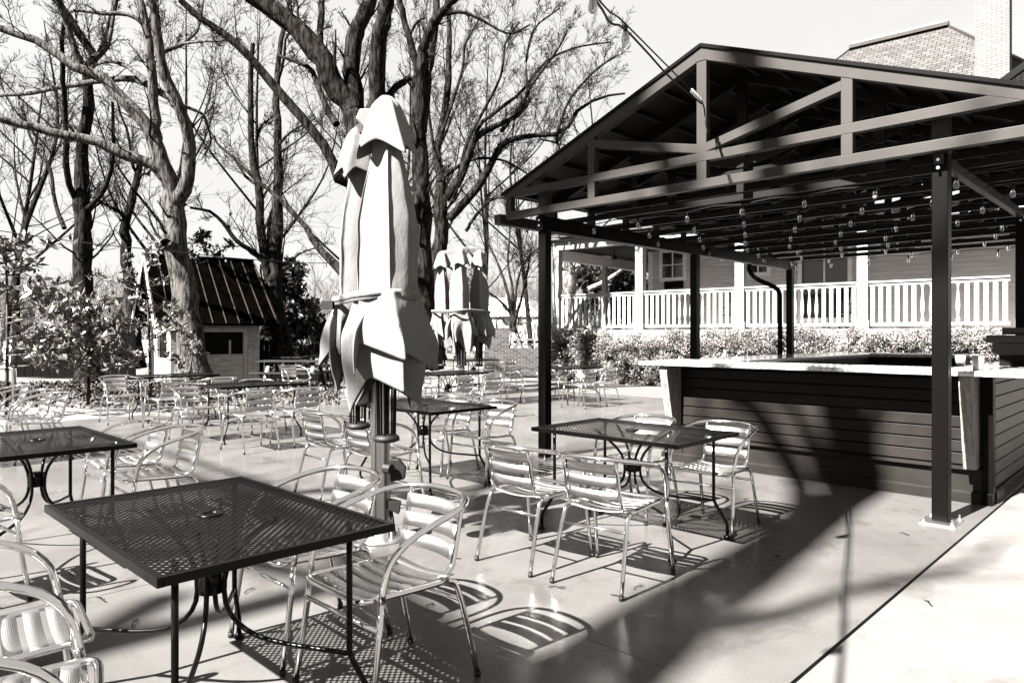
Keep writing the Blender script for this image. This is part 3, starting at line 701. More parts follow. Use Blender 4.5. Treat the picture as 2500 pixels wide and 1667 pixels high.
def canopy(parent, cx, cy, zt, zs, zb, R, seed, nf=7, ph=0.0, squash=(1, 1)):
    rg = random.Random(seed); ss = lambda x: max(0, min(1, x))**2*(3-2*max(0, min(1, x)))
    def body(t):
        z = zt-.08+(zs-.02-zt+.08)*t; g_ = .30+.70*ss(t*1.5); g_ *= 1-.03*ss((t-.8)*5)
        return z, R*g_*1.05, R*g_*(.80+.10*ss((t-.8)*5)), .35*ss(t*2)
    cb = pleated(cx, cy, rg, nf-2, 46, body, jit=.24, seed=seed, m=14, soft=16).build('canopy', M_fab, parent, smooth=True, solid=.003)
    hc = .40*(zt-zs)/1.26
    def cap(t):
        z = zt+.02-hc*t**1.15; g_ = math.sqrt(min(1, t*4.5))*.34+.74*t**1.25
        return z, R*g_*1.06+.003, R*g_*(.97-.20*t)+.003, .2*t
    h = [1.0, .80, .94, .78, 1.06, .82, .96, .76, 1.02, .80]
    pleated(cx, cy, rg, 5, 22, cap, jit=.15, hem=h, m=12, wr=.006, soft=12).build('canopy_cap', M_fab, cb, smooth=True, solid=.003)
    L_ = zs-zb
    def low(t):
        z = zs+.02-(L_+.02)*t; g_ = .92+.42*ss(t*2.4)-.22*ss((t-.5)*2)
        return z, R*g_*1.10, R*(.88-.20*ss(t*3)), .7*ss(t*2.2)
    h = [1.0, .66, .80, .72, .93, .58, 1.0, .70, .86, .64, .97, .75]
    pleated(cx, cy, rg, 6, 34, low, jit=.28, hem=h, m=10, wr=.008, soft=5).build('skirt', M_fab, cb, smooth=True, solid=.004)
    def up(t):
        z = zs+.035-(L_*.70+.02)*t; g_ = .95+.56*ss(t*1.35)
        return z, R*g_*1.10, R*(.93+.18*ss(t*2)), .6*ss(t*2)
    h = [1.0, .58, .80, .66, .94, .56, .86, .68, .90, .54]
    pleated(cx, cy, rg, 5, 26, up, jit=.26, hem=h, m=12, wr=.008, soft=6).build('skirt', M_fab, cb, smooth=True, solid=.004)
    return cb
def strap(parent, pts, z, name='strap'):
    q = spline(pts+[pts[0]], 60); b = MB()
    for dz, dr in ((0, .965), (.022, .975)):
        n = len(q); mx = sum(p[0] for p in q)/n; my = sum(p[1] for p in q)/n; vs = []
        for x, y, _ in q:
            for zz in (z+dz-.022, z+dz+.020): vs.append((mx+(x-mx)*dr, my+(y-my)*dr, zz+.010*math.sin(x*7)))
        b.add(vs, [(2*i, 2*i+2, 2*i+3, 2*i+1) for i in range(n-1)])
    return b.build(name, M_fab, parent, smooth=True, solid=.002)
def umbrella(X, d, cans, zt, zs, zb, label, R, seed):
    o = thing('folded_umbrella', label, 'patio umbrella', W(X, d, 0), D2R(A0-90), 'folded cantilever umbrellas')      # local x to the viewer's right, y away
    b = MB(); b.lo((-.042, -.055, .03), (.042, .055, zt-.02)); b.lo((-.062, -.03, .03), (-.0425, .03, zt-.05)); b.lo((.0425, -.03, .03), (.062, .03, zt-.05))
    for s in (-1, 1): b.lo((s*.03-.006, -.062, .03), (s*.03+.006, -.0555, zt-.04))
    b.build('mast', M_mast, o, bevel=.006)
    bp = MB().lathe((0, 0, 0), [(.17, 0), (.17, .014), (.155, .02), (.075, .024), (.07, .06)], 32).build('base_plate', M_steel, o, smooth=True)
    for k in range(6):
        a = k*math.pi/3+.3; MB().lathe((.125*math.cos(a), .125*math.sin(a), .018), [(.012, 0), (.012, .012), (.006, .012), (.006, .05)], 6).build('anchor_bolt', M_steel, bp)
    MB().prism([(-.16, zt-.02), (-.13, zt+.05), (.12, zt+.06), (.14, zt-.02), (.10, zt-.09), (-.10, zt-.09)], 1, -.075, .075).build('head_bracket', M_mast, o, fix=True, bevel=.012)
    MB().prism([(.07, .40), (.17, .42), (.18, .50), (.13, .56), (.07, .56)], 1, -.03, .02).build('crank_handle', M_rub, o, fix=True, bevel=.008)
    MB().tube([(.04, -.05, .50), (.09, -.08, .50)], .035, 10).build('knob', M_rub, o)
    b = MB(); b.prism([(-.15, .93), (-.06, .95), (-.06, 1.10), (-.13, 1.10), (-.16, 1.02)], 1, -.08, .02); b.build('gear_box', M_rub, o, fix=True, bevel=.01)
    b = MB(); b.prism([(.05, .22), (.13, .18), (.14, .26), (.05, .28)], 1, -.04, .03); b.tube([(.07, 0, .2), (.09, -.02, .10), (.1, -.02, .03)], .014, 6); b.build('foot_lever', M_rub, o, fix=True)
    for i, (x, y, dz, sc_) in enumerate(cans):
        canopy(o, x, y, zt+dz, zs, zb+.03*i, R*sc_, seed+i, nf=8-(i % 2), ph=.6+1.1*i+seed)
        MB().bar((0, 0, zt+.0), (x, y, zt+dz-.01), .05, .07).build('arm', M_mast, o)
        a = MB()
        for k in range(8):
            an = k*math.pi/4; a.tube([(x+.055*math.cos(an)*1.2, y+.055*math.sin(an)*1.2, zs-.2), (x+.055*math.cos(an), y+.055*math.sin(an), zb-.13)], .0065, 6)
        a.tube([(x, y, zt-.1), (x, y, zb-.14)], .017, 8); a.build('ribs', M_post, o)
        MB().lathe((x, y, zb-.17), [(.06, 0), (.085, .01), (.085, .03), (.07, .045), (.02, .05)], 20).build('hub', M_rub, o, smooth=True)
    return o
u1 = umbrella(-.915, 4.93, [(.105, -.36, .02, 1.0), (-.215, .26, .0, .85)], 2.92, 1.66, .90, 'big pale folded umbrella pair strapped around a grey mast, in the foreground', .205, 3)
strap(u1, [(-.37, .33, 0), (-.29, .42, 0), (-.16, .43, 0), (-.02, .34, 0), (.29, -.25, 0), (.315, -.38, 0), (.27, -.49, 0), (.17, -.56, 0), (.04, -.565, 0), (-.07, -.50, 0), (-.13, -.40, 0), (-.375, .16, 0), (-.395, .26, 0)], 1.655)
MB().lo((-.36, .10, 1.60), (-.44, .16, 1.66)).build('light_unit', M_rub, u1)
u2 = umbrella(-1.02, 14.3, [(0, -.40, .0, 1.0), (-.40, .1, -.02, .95), (.36, .0, .0, .95), (0, .5, 0, .9)], 3.12, 1.86, .95, 'distant pale folded umbrella cluster tied with a fabric bow, beyond the tables', .205, 21)
strap(u2, [(-.64, .1, 0), (-.3, .45, 0), (.3, .45, 0), (.6, .1, 0), (.5, -.2, 0), (.15, -.66, 0), (-.15, -.66, 0), (-.5, -.25, 0)], 1.87)

# ---------------------------------------------------------------- string lights
bulb_me = {}
def bulb(parent, p, s=1.0):
    if 'g' not in bulb_me:
        g_ = MB().lathe((0, 0, 0), [(.002, -.115), (.016, -.112), (.026, -.098), (.029, -.078), (.024, -.05), (.014, -.03), (.012, -.02)], 12).build('bulb', M_bulb, None, smooth=True)
        k = MB(); k.lathe((0, 0, 0), [(.010, -.034), (.016, -.03), (.017, .012), (.009, .02)], 10); k = k.build('socket', M_rub, g_, smooth=True)
        f = MB().tube([(0, 0, -.035), (.0, 0, -.09)], .006, 6).build('filament', M_lamp, g_)
        bulb_me['g'] = g_; o = g_
    else: o = copy_tree(bulb_me['g'])
    o.parent = parent; o.location = p; o.scale = (s, s, s); return o
names = ['first', 'second', 'third', 'fourth', 'fifth', 'sixth', 'seventh', 'eighth', 'ninth']
for k, u in enumerate(TR[1:]):
    s = thing('string_light', 'string of hanging clear bulbs under the pavilion, %s row behind the front gable' % names[k], 'string light', (u-.06, VC, 2.76), 0, 'bulb strings under the pavilion')
    pts = []; n = 8; off = [.31, .05, .42, .18, .52, .1, .36, .22, .47][k]
    ps = [(0, -2.2+off+i*.62, -.035) for i in range(n) if -2.2+off+i*.62 < 2.3]
    MB().tube([(0, VR-VC+.1, 0)]+[q for a_ in range(len(ps)-1) for q in (ps[a_], (0, (ps[a_][1]+ps[a_+1][1])/2, -.012))]+[ps[-1], (0, VL-VC-.1, 0)], .006, 5).build('cord', M_rub, s)
    for q in ps: bulb(s, (q[0], q[1], q[2]-.02), .8)
s = thing('string_light', 'string light on a sagging wire from the gable king post toward the viewer', 'string light', P(1712, 245, 6.42))
e0_ = Vector(P(1712, 245, 6.42)); m1_ = Vector(P(1530, 62, 4.8)); m2_ = Vector(P(1430, -38, 4.2)); e1_ = Vector(W(-2.45, -1.5, 3.55))
q = [Vector(p)-e0_ for p in spline([e0_, m1_, m2_, W(-1.19, .93, 3.5), e1_], 40)]
MB().tube(q, .006, 5).build('support_wire', M_rub, s)
q2 = [p+Vector((.02*math.sin(i*1.1), 0, -.03-.035*abs(math.sin(i*.33)))) for i, p in enumerate(q)]
MB().tube(q2, .008, 5).build('cord', M_rub, s)
for i in (24, 29, 33, 37): bulb(s, q2[i]-Vector((0, 0, .02)))
for px, py, d in ((1527, 68, 4.8), (1447, -14, 4.2)): bulb(s, Vector(P(px, py, d))-e0_)
b = MB()
for i in range(7): b.lathe((q[1].x*i*.25, q[1].y*i*.25, q[1].z*i*.25), [(.006, -.02), (.016, -.012), (.016, .012), (.006, .02)], 8)
b.build('turnbuckle', M_steel, s)
MB().tube(spline([(0, 0, 0), (.02, -.02, -.08), (-.02, -.05, -.2), (.0, -.06, -.3)], 10), .007, 5).build('tail', M_rub, s)
# cord crossing the garden on the left
s = thing('string_light', 'thin string light crossing the garden in front of the shed roof', 'string light', P(400, 610, 18))
o_ = Vector(P(400, 610, 18)); pts = [Vector(p)-o_ for p in spline([P(-60, 555, 16), P(200, 592, 17), P(400, 612, 18), P(620, 634, 20), P(830, 640, 23), P(1060, 600, 26)], 40)]
MB().tube(pts, .012, 5).build('cord', M_rub, s)
for i in range(3, 38, 3): bulb(s, pts[i]-Vector((0, 0, .02)))
s = thing('string_light', 'string of clips along the porch gutter left of the pavilion post', 'string light', hw(0, -.2, 4.35)); s.rotation_euler = (0, 0, head(129.5))
MB().tube(spline([(-.1, 0, 0), (.6, 0, -.05), (1.2, 0, 0), (1.8, 0, -.05), (2.4, 0, 0), (3.2, 0, 0)], 24), .008, 5).build('cord', M_rub, s)
for x in (0, .6, 1.2, 1.8, 2.4): bulb(s, (x, 0, -.04), .8)
# ---------------------------------------------------------------- trees and planting
def tubes_np(paths, radii, n):
    """paths (N,K,3), radii (N,K) -> verts, quads"""
    N_, K, _ = paths.shape
    t = np.zeros_like(paths); t[:, 1:-1] = paths[:, 2:]-paths[:, :-2]; t[:, 0] = paths[:, 1]-paths[:, 0]; t[:, -1] = paths[:, -1]-paths[:, -2]
    t /= np.linalg.norm(t, axis=2, keepdims=True)+1e-9
    ref = np.where(np.abs(t[:, :1, 2:3]) > .9, np.array([1., 0, 0]), np.array([0, 0, 1.]))
    ref = np.broadcast_to(ref, t.shape); a = np.cross(t, ref); a /= np.linalg.norm(a, axis=2, keepdims=True)+1e-9; bb = np.cross(t, a)
    ang = np.arange(n)*2*np.pi/n
    V = paths[:, :, None, :]+radii[:, :, None, None]*(a[:, :, None, :]*np.cos(ang)[None, None, :, None]+bb[:, :, None, :]*np.sin(ang)[None, None, :, None])
    i = np.arange(K-1)[:, None]; j = np.arange(n)[None, :]; j2 = (j+1) % n
    q = np.stack([i*n+j, i*n+j2, (i+1)*n+j2, (i+1)*n+j], -1).reshape(-1, 4)
    Fq = (q[None]+(np.arange(N_)*K*n)[:, None, None]).reshape(-1, 4)
    return V.reshape(-1, 3), Fq
def mesh_np(name, parts, m, parent=None, smooth=True, nv=4):
    off = 0; Vs = []; Fs = []
    for v, f in parts:
        Vs.append(v); Fs.append(f+off); off += len(v)
    V = np.concatenate(Vs); Fq = np.concatenate(Fs)
    if parent is not None: V = V-np.array(parent.location)
    me = bpy.data.meshes.new(name); me.vertices.add(len(V)); me.vertices.foreach_set('co', V.astype(np.float32).ravel())
    k = Fq.shape[1]; me.loops.add(Fq.size); me.loops.foreach_set('vertex_index', Fq.astype(np.int32).ravel())
    me.polygons.add(len(Fq)); me.polygons.foreach_set('loop_start', np.arange(0, Fq.size, k, dtype=np.int32)); me.polygons.foreach_set('loop_total', np.full(len(Fq), k, np.int32))
    if smooth: me.polygons.foreach_set('use_smooth', np.ones(len(Fq), bool))
    me.materials.append(m); me.update(calc_edges=True); me.validate()
    o = bpy.data.objects.new(name, me); sc.collection.objects.link(o)
    if parent is not None: o.parent = parent
    return o
def children_np(paths, radii, per, fl, ang=(25, 58), up=.25, K=6, rmin=.004, wob=.16, tmin=.15, rfac=.5, droop=0.0):
    """branches sprouting from a set of parent paths"""
    N_, Kp, _ = paths.shape
    seg = np.linalg.norm(np.diff(paths, axis=1), axis=2); ln = seg.sum(1)
    pid = np.repeat(np.arange(N_), per); M_ = len(pid)
    t = tmin+(1-tmin)*RNG.random(M_)**.85; x = t*(Kp-1); i = np.minimum(x.astype(int), Kp-2); fr = (x-i)[:, None]
    p0 = paths[pid, i]*(1-fr)+paths[pid, i+1]*fr; tan = paths[pid, i+1]-paths[pid, i]; tan /= np.linalg.norm(tan, axis=1, keepdims=True)+1e-9
    r0 = radii[pid, i]*(1-fr[:, 0])+radii[pid, i+1]*fr[:, 0]
    rnd = RNG.normal(size=(M_, 3)); perp = rnd-tan*(rnd*tan).sum(1, keepdims=True); perp /= np.linalg.norm(perp, axis=1, keepdims=True)+1e-9
    a = np.radians(RNG.uniform(ang[0], ang[1], M_))[:, None]; d = tan*np.cos(a)+perp*np.sin(a); d[:, 2] += up*RNG.random(M_); d /= np.linalg.norm(d, axis=1, keepdims=True)
    L_ = (ln[pid]*fl*(1-.55*t)*RNG.uniform(.55, 1.25, M_))[:, None]
    out = np.zeros((M_, K, 3)); out[:, 0] = p0; cur = d
    for k in range(1, K):
        cur = cur+RNG.normal(size=(M_, 3))*wob; cur[:, 2] += up*.12-droop; cur /= np.linalg.norm(cur, axis=1, keepdims=True)
        out[:, k] = out[:, k-1]+cur*L_/(K-1)
    rr = np.maximum(rmin, r0*rfac*RNG.uniform(.6, 1.0, M_))
    rad = rr[:, None]*np.linspace(1, .25, K)[None]; rad = np.maximum(rad, rmin*.6)
    return out, rad
def bare_tree(label, limbs, d0, base, bark=None, twig=None, dens=1.0, rmin=.006, L1=(9, .42), L2=(7, .5), L3=(5, .5), levels=3, group=None, spread=1.0, name='bare_tree', up=.3, cat='tree'):
    """limbs: list of ([(px,py[,ddepth])...], r0, r1) traced in photo pixels at depth d0"""
    bx, by, _ = W(base[0], base[1]) if len(base) == 2 else base
    t = thing(name, label, cat, (bx, by, 0), 0, group)
    K = 16; paths = []; rads = []; trunk = []
    for li, (pts, r0, r1) in enumerate(limbs):
        w = []
        rg = random.Random(li*7+len(label))
        drift = rg.uniform(-.9, .9)*spread if li > 0 else 0
        for i, p in enumerate(pts):
            dd = d0+(p[2] if len(p) > 2 else drift*i*.6); w.append(P(p[0], p[1], dd))
        q = np.array(spline(w, K)); rr = np.linspace(r0, r1, K)
        if li == 0: rr[0] *= 1.45; rr[1] *= 1.15
        paths.append(q); rads.append(rr); trunk.append((q, rr))
    paths = np.array(paths); rads = np.array(rads)
    kn = paths.copy(); kn[:, 1:-1] += RNG.normal(size=kn[:, 1:-1].shape)*np.minimum(.03, rads[:, 1:-1, None]*.13)
    mesh_np('trunk', [tubes_np(kn, rads*(1+RNG.uniform(-.07, .07, rads.shape)), 12)], bark or M_bark, t)
    parts = []; p, r = paths, rads
    p = p.copy()
    lv = [L1, L2, L3]
    for k in range(levels):
        n_, f_ = lv[k]
        if k == 0:
            pp, rr_ = children_np(p, r, max(1, int(n_*dens)), f_, up=up, rmin=rmin*1.2, tmin=.22, rfac=.22, K=8, wob=.13)
        else:
            pp, rr_ = children_np(pp, rr_, max(1, int(n_*(dens if k == 1 else 1))), f_, up=up*.6, rmin=rmin*(1.1 if k == 1 else .8), wob=.15, rfac=.45, K=6 if k == 1 else 5)
        if k == 0: parts.append(tubes_np(pp, rr_, 6))
        elif k == 1: parts.append(tubes_np(pp, rr_, 4))
        else: parts.append(tubes_np(pp, rr_, 3))
    mesh_np('crown', [(v, f) for v, f in parts], twig or M_twig, t)
    return t
def gen_tree(label, X, d, h, r, dens=1.0, bark=None, twig=None, lean=(0, 0), levels=3, rmin=.012, forks=6, group='bare trees beyond the garden', name='bare_tree', L1=(8, .45), L2=(7, .5), L3=(5, .5)):
    b = np.array(W(X, d)); K = 16
    top = b+np.array([lean[0], lean[1], h]); main = np.array(spline([b, b+(top-b)*.33+RNG.normal(size=3)*.02*h, b+(top-b)*.66+RNG.normal(size=3)*.03*h, top], K)); rr = np.linspace(r, r*.12, K); rr[0] *= 1.4
    paths = [main]; rads = [rr]
    for k in range(forks):
        i = int(K*(.25+.5*k/forks)); a = RNG.uniform(0, 2*np.pi); ln = h*RNG.uniform(.4, .6)*(1-.4*k/forks); sp = RNG.uniform(.35, .75)
        e = main[i]+np.array([math.cos(a)*ln*sp, math.sin(a)*ln*sp, ln*.85]); mid = (main[i]+e)/2+np.array([math.cos(a), math.sin(a), 0])*ln*.12
        paths.append(np.array(spline([main[i], mid, e], K))); rads.append(np.linspace(rr[i]*.62, rr[i]*.1, K))
    paths = np.array(paths); rads = np.array(rads)
    t = thing(name, label, 'tree', tuple(b), 0, group)
    mesh_np('trunk', [tubes_np(paths, rads, 10)], bark or M_bark, t)
    parts = []; pp, rr_ = paths, rads
    for k in range(levels):
        n_, f_ = (L1, L2, L3)[k]
        pp, rr_ = children_np(pp, rr_, max(1, int(n_*dens)) if k < 2 else n_, f_, up=.3, rmin=rmin*(1.3, 1, .8)[k], tmin=.2, rfac=(.3, .45, .5)[k], K=6 if k < 2 else 5, wob=.17)
        parts.append(tubes_np(pp, rr_, (6, 4, 3)[k]))
    mesh_np('crown', parts, twig or M_twig, t)
    return t
def leaves_np(cent, nrm_spread, size, K=1, asp=.42, up=0.3):
    """pointed leaves folded along the midrib, as two triangles each side (quads)"""
    n = len(cent); d = RNG.normal(size=(n, 3)); d[:, 2] += up; d /= np.linalg.norm(d, axis=1, keepdims=True)
    r = RNG.normal(size=(n, 3)); s = np.cross(d, r); s /= np.linalg.norm(s, axis=1, keepdims=True)+1e-9; nn = np.cross(s, d)
    L_ = (size*RNG.uniform(.6, 1.2, n))[:, None]; w = L_*asp/2
    a = cent; tip = cent+d*L_; m = cent+d*L_*.5; l = m+s*w+nn*w*.35; rr = m-s*w+nn*w*.35
    V = np.stack([a, l, tip, rr], 1).reshape(-1, 3); f = np.arange(n*4).reshape(-1, 4)
    return V, f
def blob_points(n, boxes, jitter=.0):
    """points in clumps: boxes list of (center(3), radii(3), weight)"""
    wts = np.array([b[2] for b in boxes], float); wts /= wts.sum(); idx = RNG.choice(len(boxes), n, p=wts)
    c = np.array([b[0] for b in boxes])[idx]; r = np.array([b[1] for b in boxes])[idx]
    v = RNG.normal(size=(n, 3)); v /= np.linalg.norm(v, axis=1, keepdims=True); v *= (RNG.random(n)**.45)[:, None]
    return c+v*r

Z = lambda L_, ox, oy, s=2.8: [(x/s+ox, y/s+oy) for x, y in L_]
z1 = lambda *L_: Z(L_, 0, 0); z2 = lambda *L_: Z(L_, 830, 0); z4 = lambda *L_: Z(L_, 0, 550)
# big tree before the shed
bare_tree('massive forked tree with a sunlit trunk standing in front of the shed', [
    ([(472, 925), (468, 860), (458, 770), (449, 700), (440, 640), (432, 590), (426, 540), (422, 500), (420, 470)], .40, .25),
    ([(425, 480)]+z1((1130, 1180), (1080, 1060), (1030, 920), (960, 820), (800, 640), (700, 520), (560, 490), (400, 380), (200, 260), (0, 200), (-120, 150)), .24, .07),
    (z1((1060, 1000), (1055, 850), (1050, 700), (1035, 450), (1000, 200), (950, 0), (920, -120)), .17, .08),
    ([(428, 500)]+z1((1250, 1300), (1290, 1150), (1285, 900), (1220, 720), (1120, 500), (1085, 300), (1060, 100), (1010, -60)), .20, .09),
    (z1((1200, 1300), (1060, 1130), (900, 1080), (700, 980), (520, 940), (300, 890), (120, 850), (0, 815), (-150, 780)), .17, .08),
    (z1((1190, 680), (1060, 620), (940, 545), (760, 545), (600, 570), (400, 600), (180, 640), (0, 650), (-100, 660)), .11, .05),
    (z1((1000, 570), (930, 500), (860, 450), (770, 425), (700, 430), (600, 470)), .08, .03),
    (z1((1110, 360), (1180, 330), (1250, 300), (1350, 200), (1390, 0)), .07, .03),
    (z1((1240, 720), (1380, 780), (1430, 900), (1440, 980), (1380, 1085)), .05, .02),
    (z1((1000, 200), (940, 130), (830, 95), (700, 95), (580, 80), (500, 70)), .08, .03),
    (z1((1250, 300), (1400, 285), (1500, 280), (1650, 275)), .04, .02),
    (z1((560, 490), (470, 200), (420, 60), (360, -60)), .10, .05),
    (z1((640, 400), (740, 300), (790, 0)), .09, .04),
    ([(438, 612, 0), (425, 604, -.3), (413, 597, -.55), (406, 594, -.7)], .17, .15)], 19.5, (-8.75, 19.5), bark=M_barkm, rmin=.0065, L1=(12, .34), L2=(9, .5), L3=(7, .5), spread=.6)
bare_tree('dark straight tree at the left, forking high above the leafy saplings', [
    ([(220, 935), (207, 860), (204, 780), (203, 680), (203, 600), (202, 540), (200, 480), (200, 393)], .34, .20),
    (z1((560, 1100), (580, 900), (600, 700), (600, 470), (640, 380), (540, 230), (430, 60), (330, -60)), .19, .09),
    (z1((640, 400), (700, 350), (760, 150), (790, 0), (800, -100)), .12, .06),
    (z1((590, 1440), (650, 1380), (720, 1290), (775, 1100), (772, 900), (770, 700)), .08, .04),
    (z1((540, 1400), (470, 1260), (450, 1100), (455, 960), (440, 700), (430, 500), (425, 300), (440, 100)), .10, .05),
    (z1((500, 900), (440, 820), (330, 700), (290, 560)), .05, .02),
    (z1((440, 1560), (380, 1400), (340, 1150), (270, 1060), (200, 920), (180, 820)), .07, .03)], 21.7, (-12.9, 21.5), bark=M_barkd, rmin=.007, L1=(10, .36), L2=(9, .5), L3=(7, .5))
bare_tree('dark slanting tree behind the left end of the shed', [
    ([(335, 900), (325, 760), (312, 660), (306, 600), (303, 550), (318, 500), (332, 450), (342, 400)], .22, .10),
    (z1((860, 1500), (800, 1440), (720, 1400), (640, 1350)), .08, .03),
    (z1((940, 1230), (980, 1190), (1020, 1180), (1080, 1080)), .06, .03),
    (z1((930, 1180), (900, 1100), (870, 900), (810, 740), (775, 560)), .06, .02)], 24, (-12.7, 24), bark=M_barkd, rmin=.008, L2=(8, .5), L3=(6, .5))
bare_tree('twin stemmed tree right of the shed, in front of the dark evergreen', [
    ([(690, 885), (684, 820), (677, 760), (671, 690), (670, 620), (672, 557), (679, 429), (679, 321)], .34, .12),
    (z1((1900, 900), (1890, 600), (1920, 300), (1960, 100), (1990, -60)), .12, .05),
    ([(676, 760), (662, 700), (650, 640)]+z1((1780, 1560), (1770, 1300), (1720, 1000), (1710, 600), (1730, 300)), .20, .07),
    ([(660, 690), (650, 650), (625, 621), (600, 605), (571, 582), (550, 550), (514, 518), (464, 507)], .12, .04),
    ([(668, 640), (655, 560)]+z1((1880, 1330), (1700, 1230), (1600, 1080), (1500, 1000), (1440, 900)), .08, .03),
    (z1((1900, 1000), (1960, 930), (2040, 870), (2130, 830)), .05, .02),
    (z1((1890, 600), (1940, 400), (1960, 250), (2060, 150)), .06, .02),
    (z1((1740, 1010), (1790, 860), (1870, 800)), .05, .02)], 23.5, (-7.65, 23.4), bark=M_bark, rmin=.008, L1=(10, .38), L2=(9, .5), L3=(7, .5))
bare_tree('huge rough barked tree rising directly behind the foreground umbrella', [
    ([(905, 905), (895, 700), (890, 520), (888, 400), (884, 330)], .42, .34),
    ([(886, 345)]+z1((2420, 780), (2330, 620), (2200, 400), (2040, 200), (1860, 60), (1700, -40)), .27, .17),
    ([(886, 345), (872, 280)]+z2((90, 500), (110, 250), (150, 150), (200, 0), (220, -80)), .20, .14),
    ([(895, 340), (912, 270)]+z2((250, 600), (265, 300), (290, 150), (320, 0), (330, -80)), .19, .14),
    ([(885, 400), (862, 430)]+z1((2330, 1250), (2250, 1050), (2000, 740), (1800, 500), (1600, 280), (1350, 120), (1230, 0)), .13, .06),
    ([(888, 700), (850, 680), (800, 630), (786, 614), (755, 570)]+z1((2060, 1520), (1900, 1350), (1750, 1230), (1600, 1080)), .11, .03),
    (z1((2200, 430), (2190, 250), (2200, 0), (2195, -80)), .08, .06),
    (z2((290, 690), (340, 640), (420, 570), (480, 530)), .08, .07),
    (z1((2300, 850), (2240, 750), (2160, 560), (2130, 480), (2040, 430), (1900, 380)), .08, .03)], 15, (-3.0, 15), bark=M_bark, rmin=.005, L1=(8, .33), L2=(9, .5), L3=(8, .5), spread=.4)
bare_tree('dark twin trunk tree right of the foreground umbrella top', [
    ([(1048, 905), (1040, 800), (1032, 680), (1030, 557), (1026, 430), (1024, 300), (1020, 190)], .27, .18),
    (z2((530, 520), (510, 400), (470, 250), (420, 60), (400, -60)), .10, .07),
    (z2((540, 560), (560, 420), (580, 300), (640, 160), (720, 60), (800, -20)), .14, .08),
    (z2((560, 900), (590, 600), (610, 450), (640, 250), (660, 0), (670, -80)), .13, .08),
    (z2((480, 240), (520, 160), (580, 120)), .04, .02),
    (z2((700, 100), (830, 85), (950, 130), (1150, 230), (1300, 170)), .05, .02)], 17.5, (-2.0, 17.5), bark=M_barkd, rmin=.006, L1=(8, .4), L2=(8, .5), L3=(7, .5), spread=.5)
bare_tree('wide vase shaped bare tree spreading over the left side of the pavilion', [
    ([(1062, 880), (1064, 780), (1070, 650), (1078, 560), (1076, 500), (1078, 450)], .25, .17),
    (z2((690, 1250), (660, 1060), (700, 850), (740, 600), (750, 300), (745, 100), (750, -50)), .14, .05),
    (z2((720, 1360), (830, 1200), (900, 1000), (960, 920), (1090, 850), (1200, 800), (1270, 700)), .13, .04),
    (z2((740, 1500), (830, 1400), (950, 1280), (1040, 1100), (1100, 1000), (1200, 950), (1350, 920), (1530, 905), (1620, 760), (1780, 670), (1950, 640)), .13, .025),
    (z2((710, 1210), (850, 1110), (1000, 1080), (1150, 1110), (1280, 1190)), .06, .02),
    (z2((900, 1000), (960, 850), (1050, 780), (1250, 620), (1400, 430), (1600, 330), (1850, 290)), .07, .02),
    (z2((1100, 900), (1250, 700), (1300, 600), (1480, 350), (1560, 200)), .06, .02),
    (z2((1200, 790), (1290, 700), (1270, 450), (1330, 200), (1500, 60)), .05, .02),
    (z2((1530, 905), (1480, 960), (1560, 700), (1750, 480), (1900, 380)), .05, .02),
    (z2((780, 1360), (860, 1000), (960, 800), (1100, 520), (1130, 300), (1230, 150)), .06, .02),
    (z2((860, 1580), (940, 1460), (1050, 1360), (1130, 1355)), .05, .03),
    (z2((690, 1180), (640, 1000), (600, 700), (560, 400), (540, 150)), .05, .02),
    (z2((700, 900), (830, 500), (860, 300), (960, 120)), .05, .02),
    (z2((1370, 950), (1500, 1000), (1420, 1150)), .03, .02)], 19.5, (-2.1, 19.5), bark=M_bark, rmin=.0055, L1=(13, .42), L2=(11, .5), L3=(9, .5), up=.6, spread=.6)
bare_tree('small multi stemmed bare tree behind the garden wall, left of the pavilion post', [
    ([(1252, 810), (1250, 770), (1246, 740)], .12, .09),
    ([(1250, 790), (1240, 720), (1222, 660), (1195, 600), (1180, 560)], .07, .02), ([(1250, 790), (1252, 710), (1240, 640), (1245, 570), (1238, 530)], .07, .02),
    ([(1254, 790), (1275, 720), (1290, 650), (1300, 590)], .07, .02), ([(1252, 770), (1215, 730), (1175, 700), (1150, 670)], .06, .02),
    ([(1256, 780), (1262, 700), (1280, 640), (1320, 600)], .05, .02)], 27, (.03, 26.5), rmin=.008, L1=(10, .6), L2=(9, .55), L3=(6, .5), up=.4)
bare_tree('tree with a thick pale trunk seen through the porch', [
    ([(1378, 830), (1380, 760), (1384, 700), (1380, 640), (1375, 600)], .45, .34), ([(1388, 690), (1410, 650), (1440, 600), (1460, 560)], .2, .1), ([(1384, 640), (1370, 590), (1350, 540)], .2, .1),
    ([(1440, 705), (1470, 690), (1500, 672), (1530, 650)], .12, .07)], 31, (2.4, 31), bark=M_barkl, rmin=.01, L1=(8, .5), L2=(6, .5), L3=(4, .5))
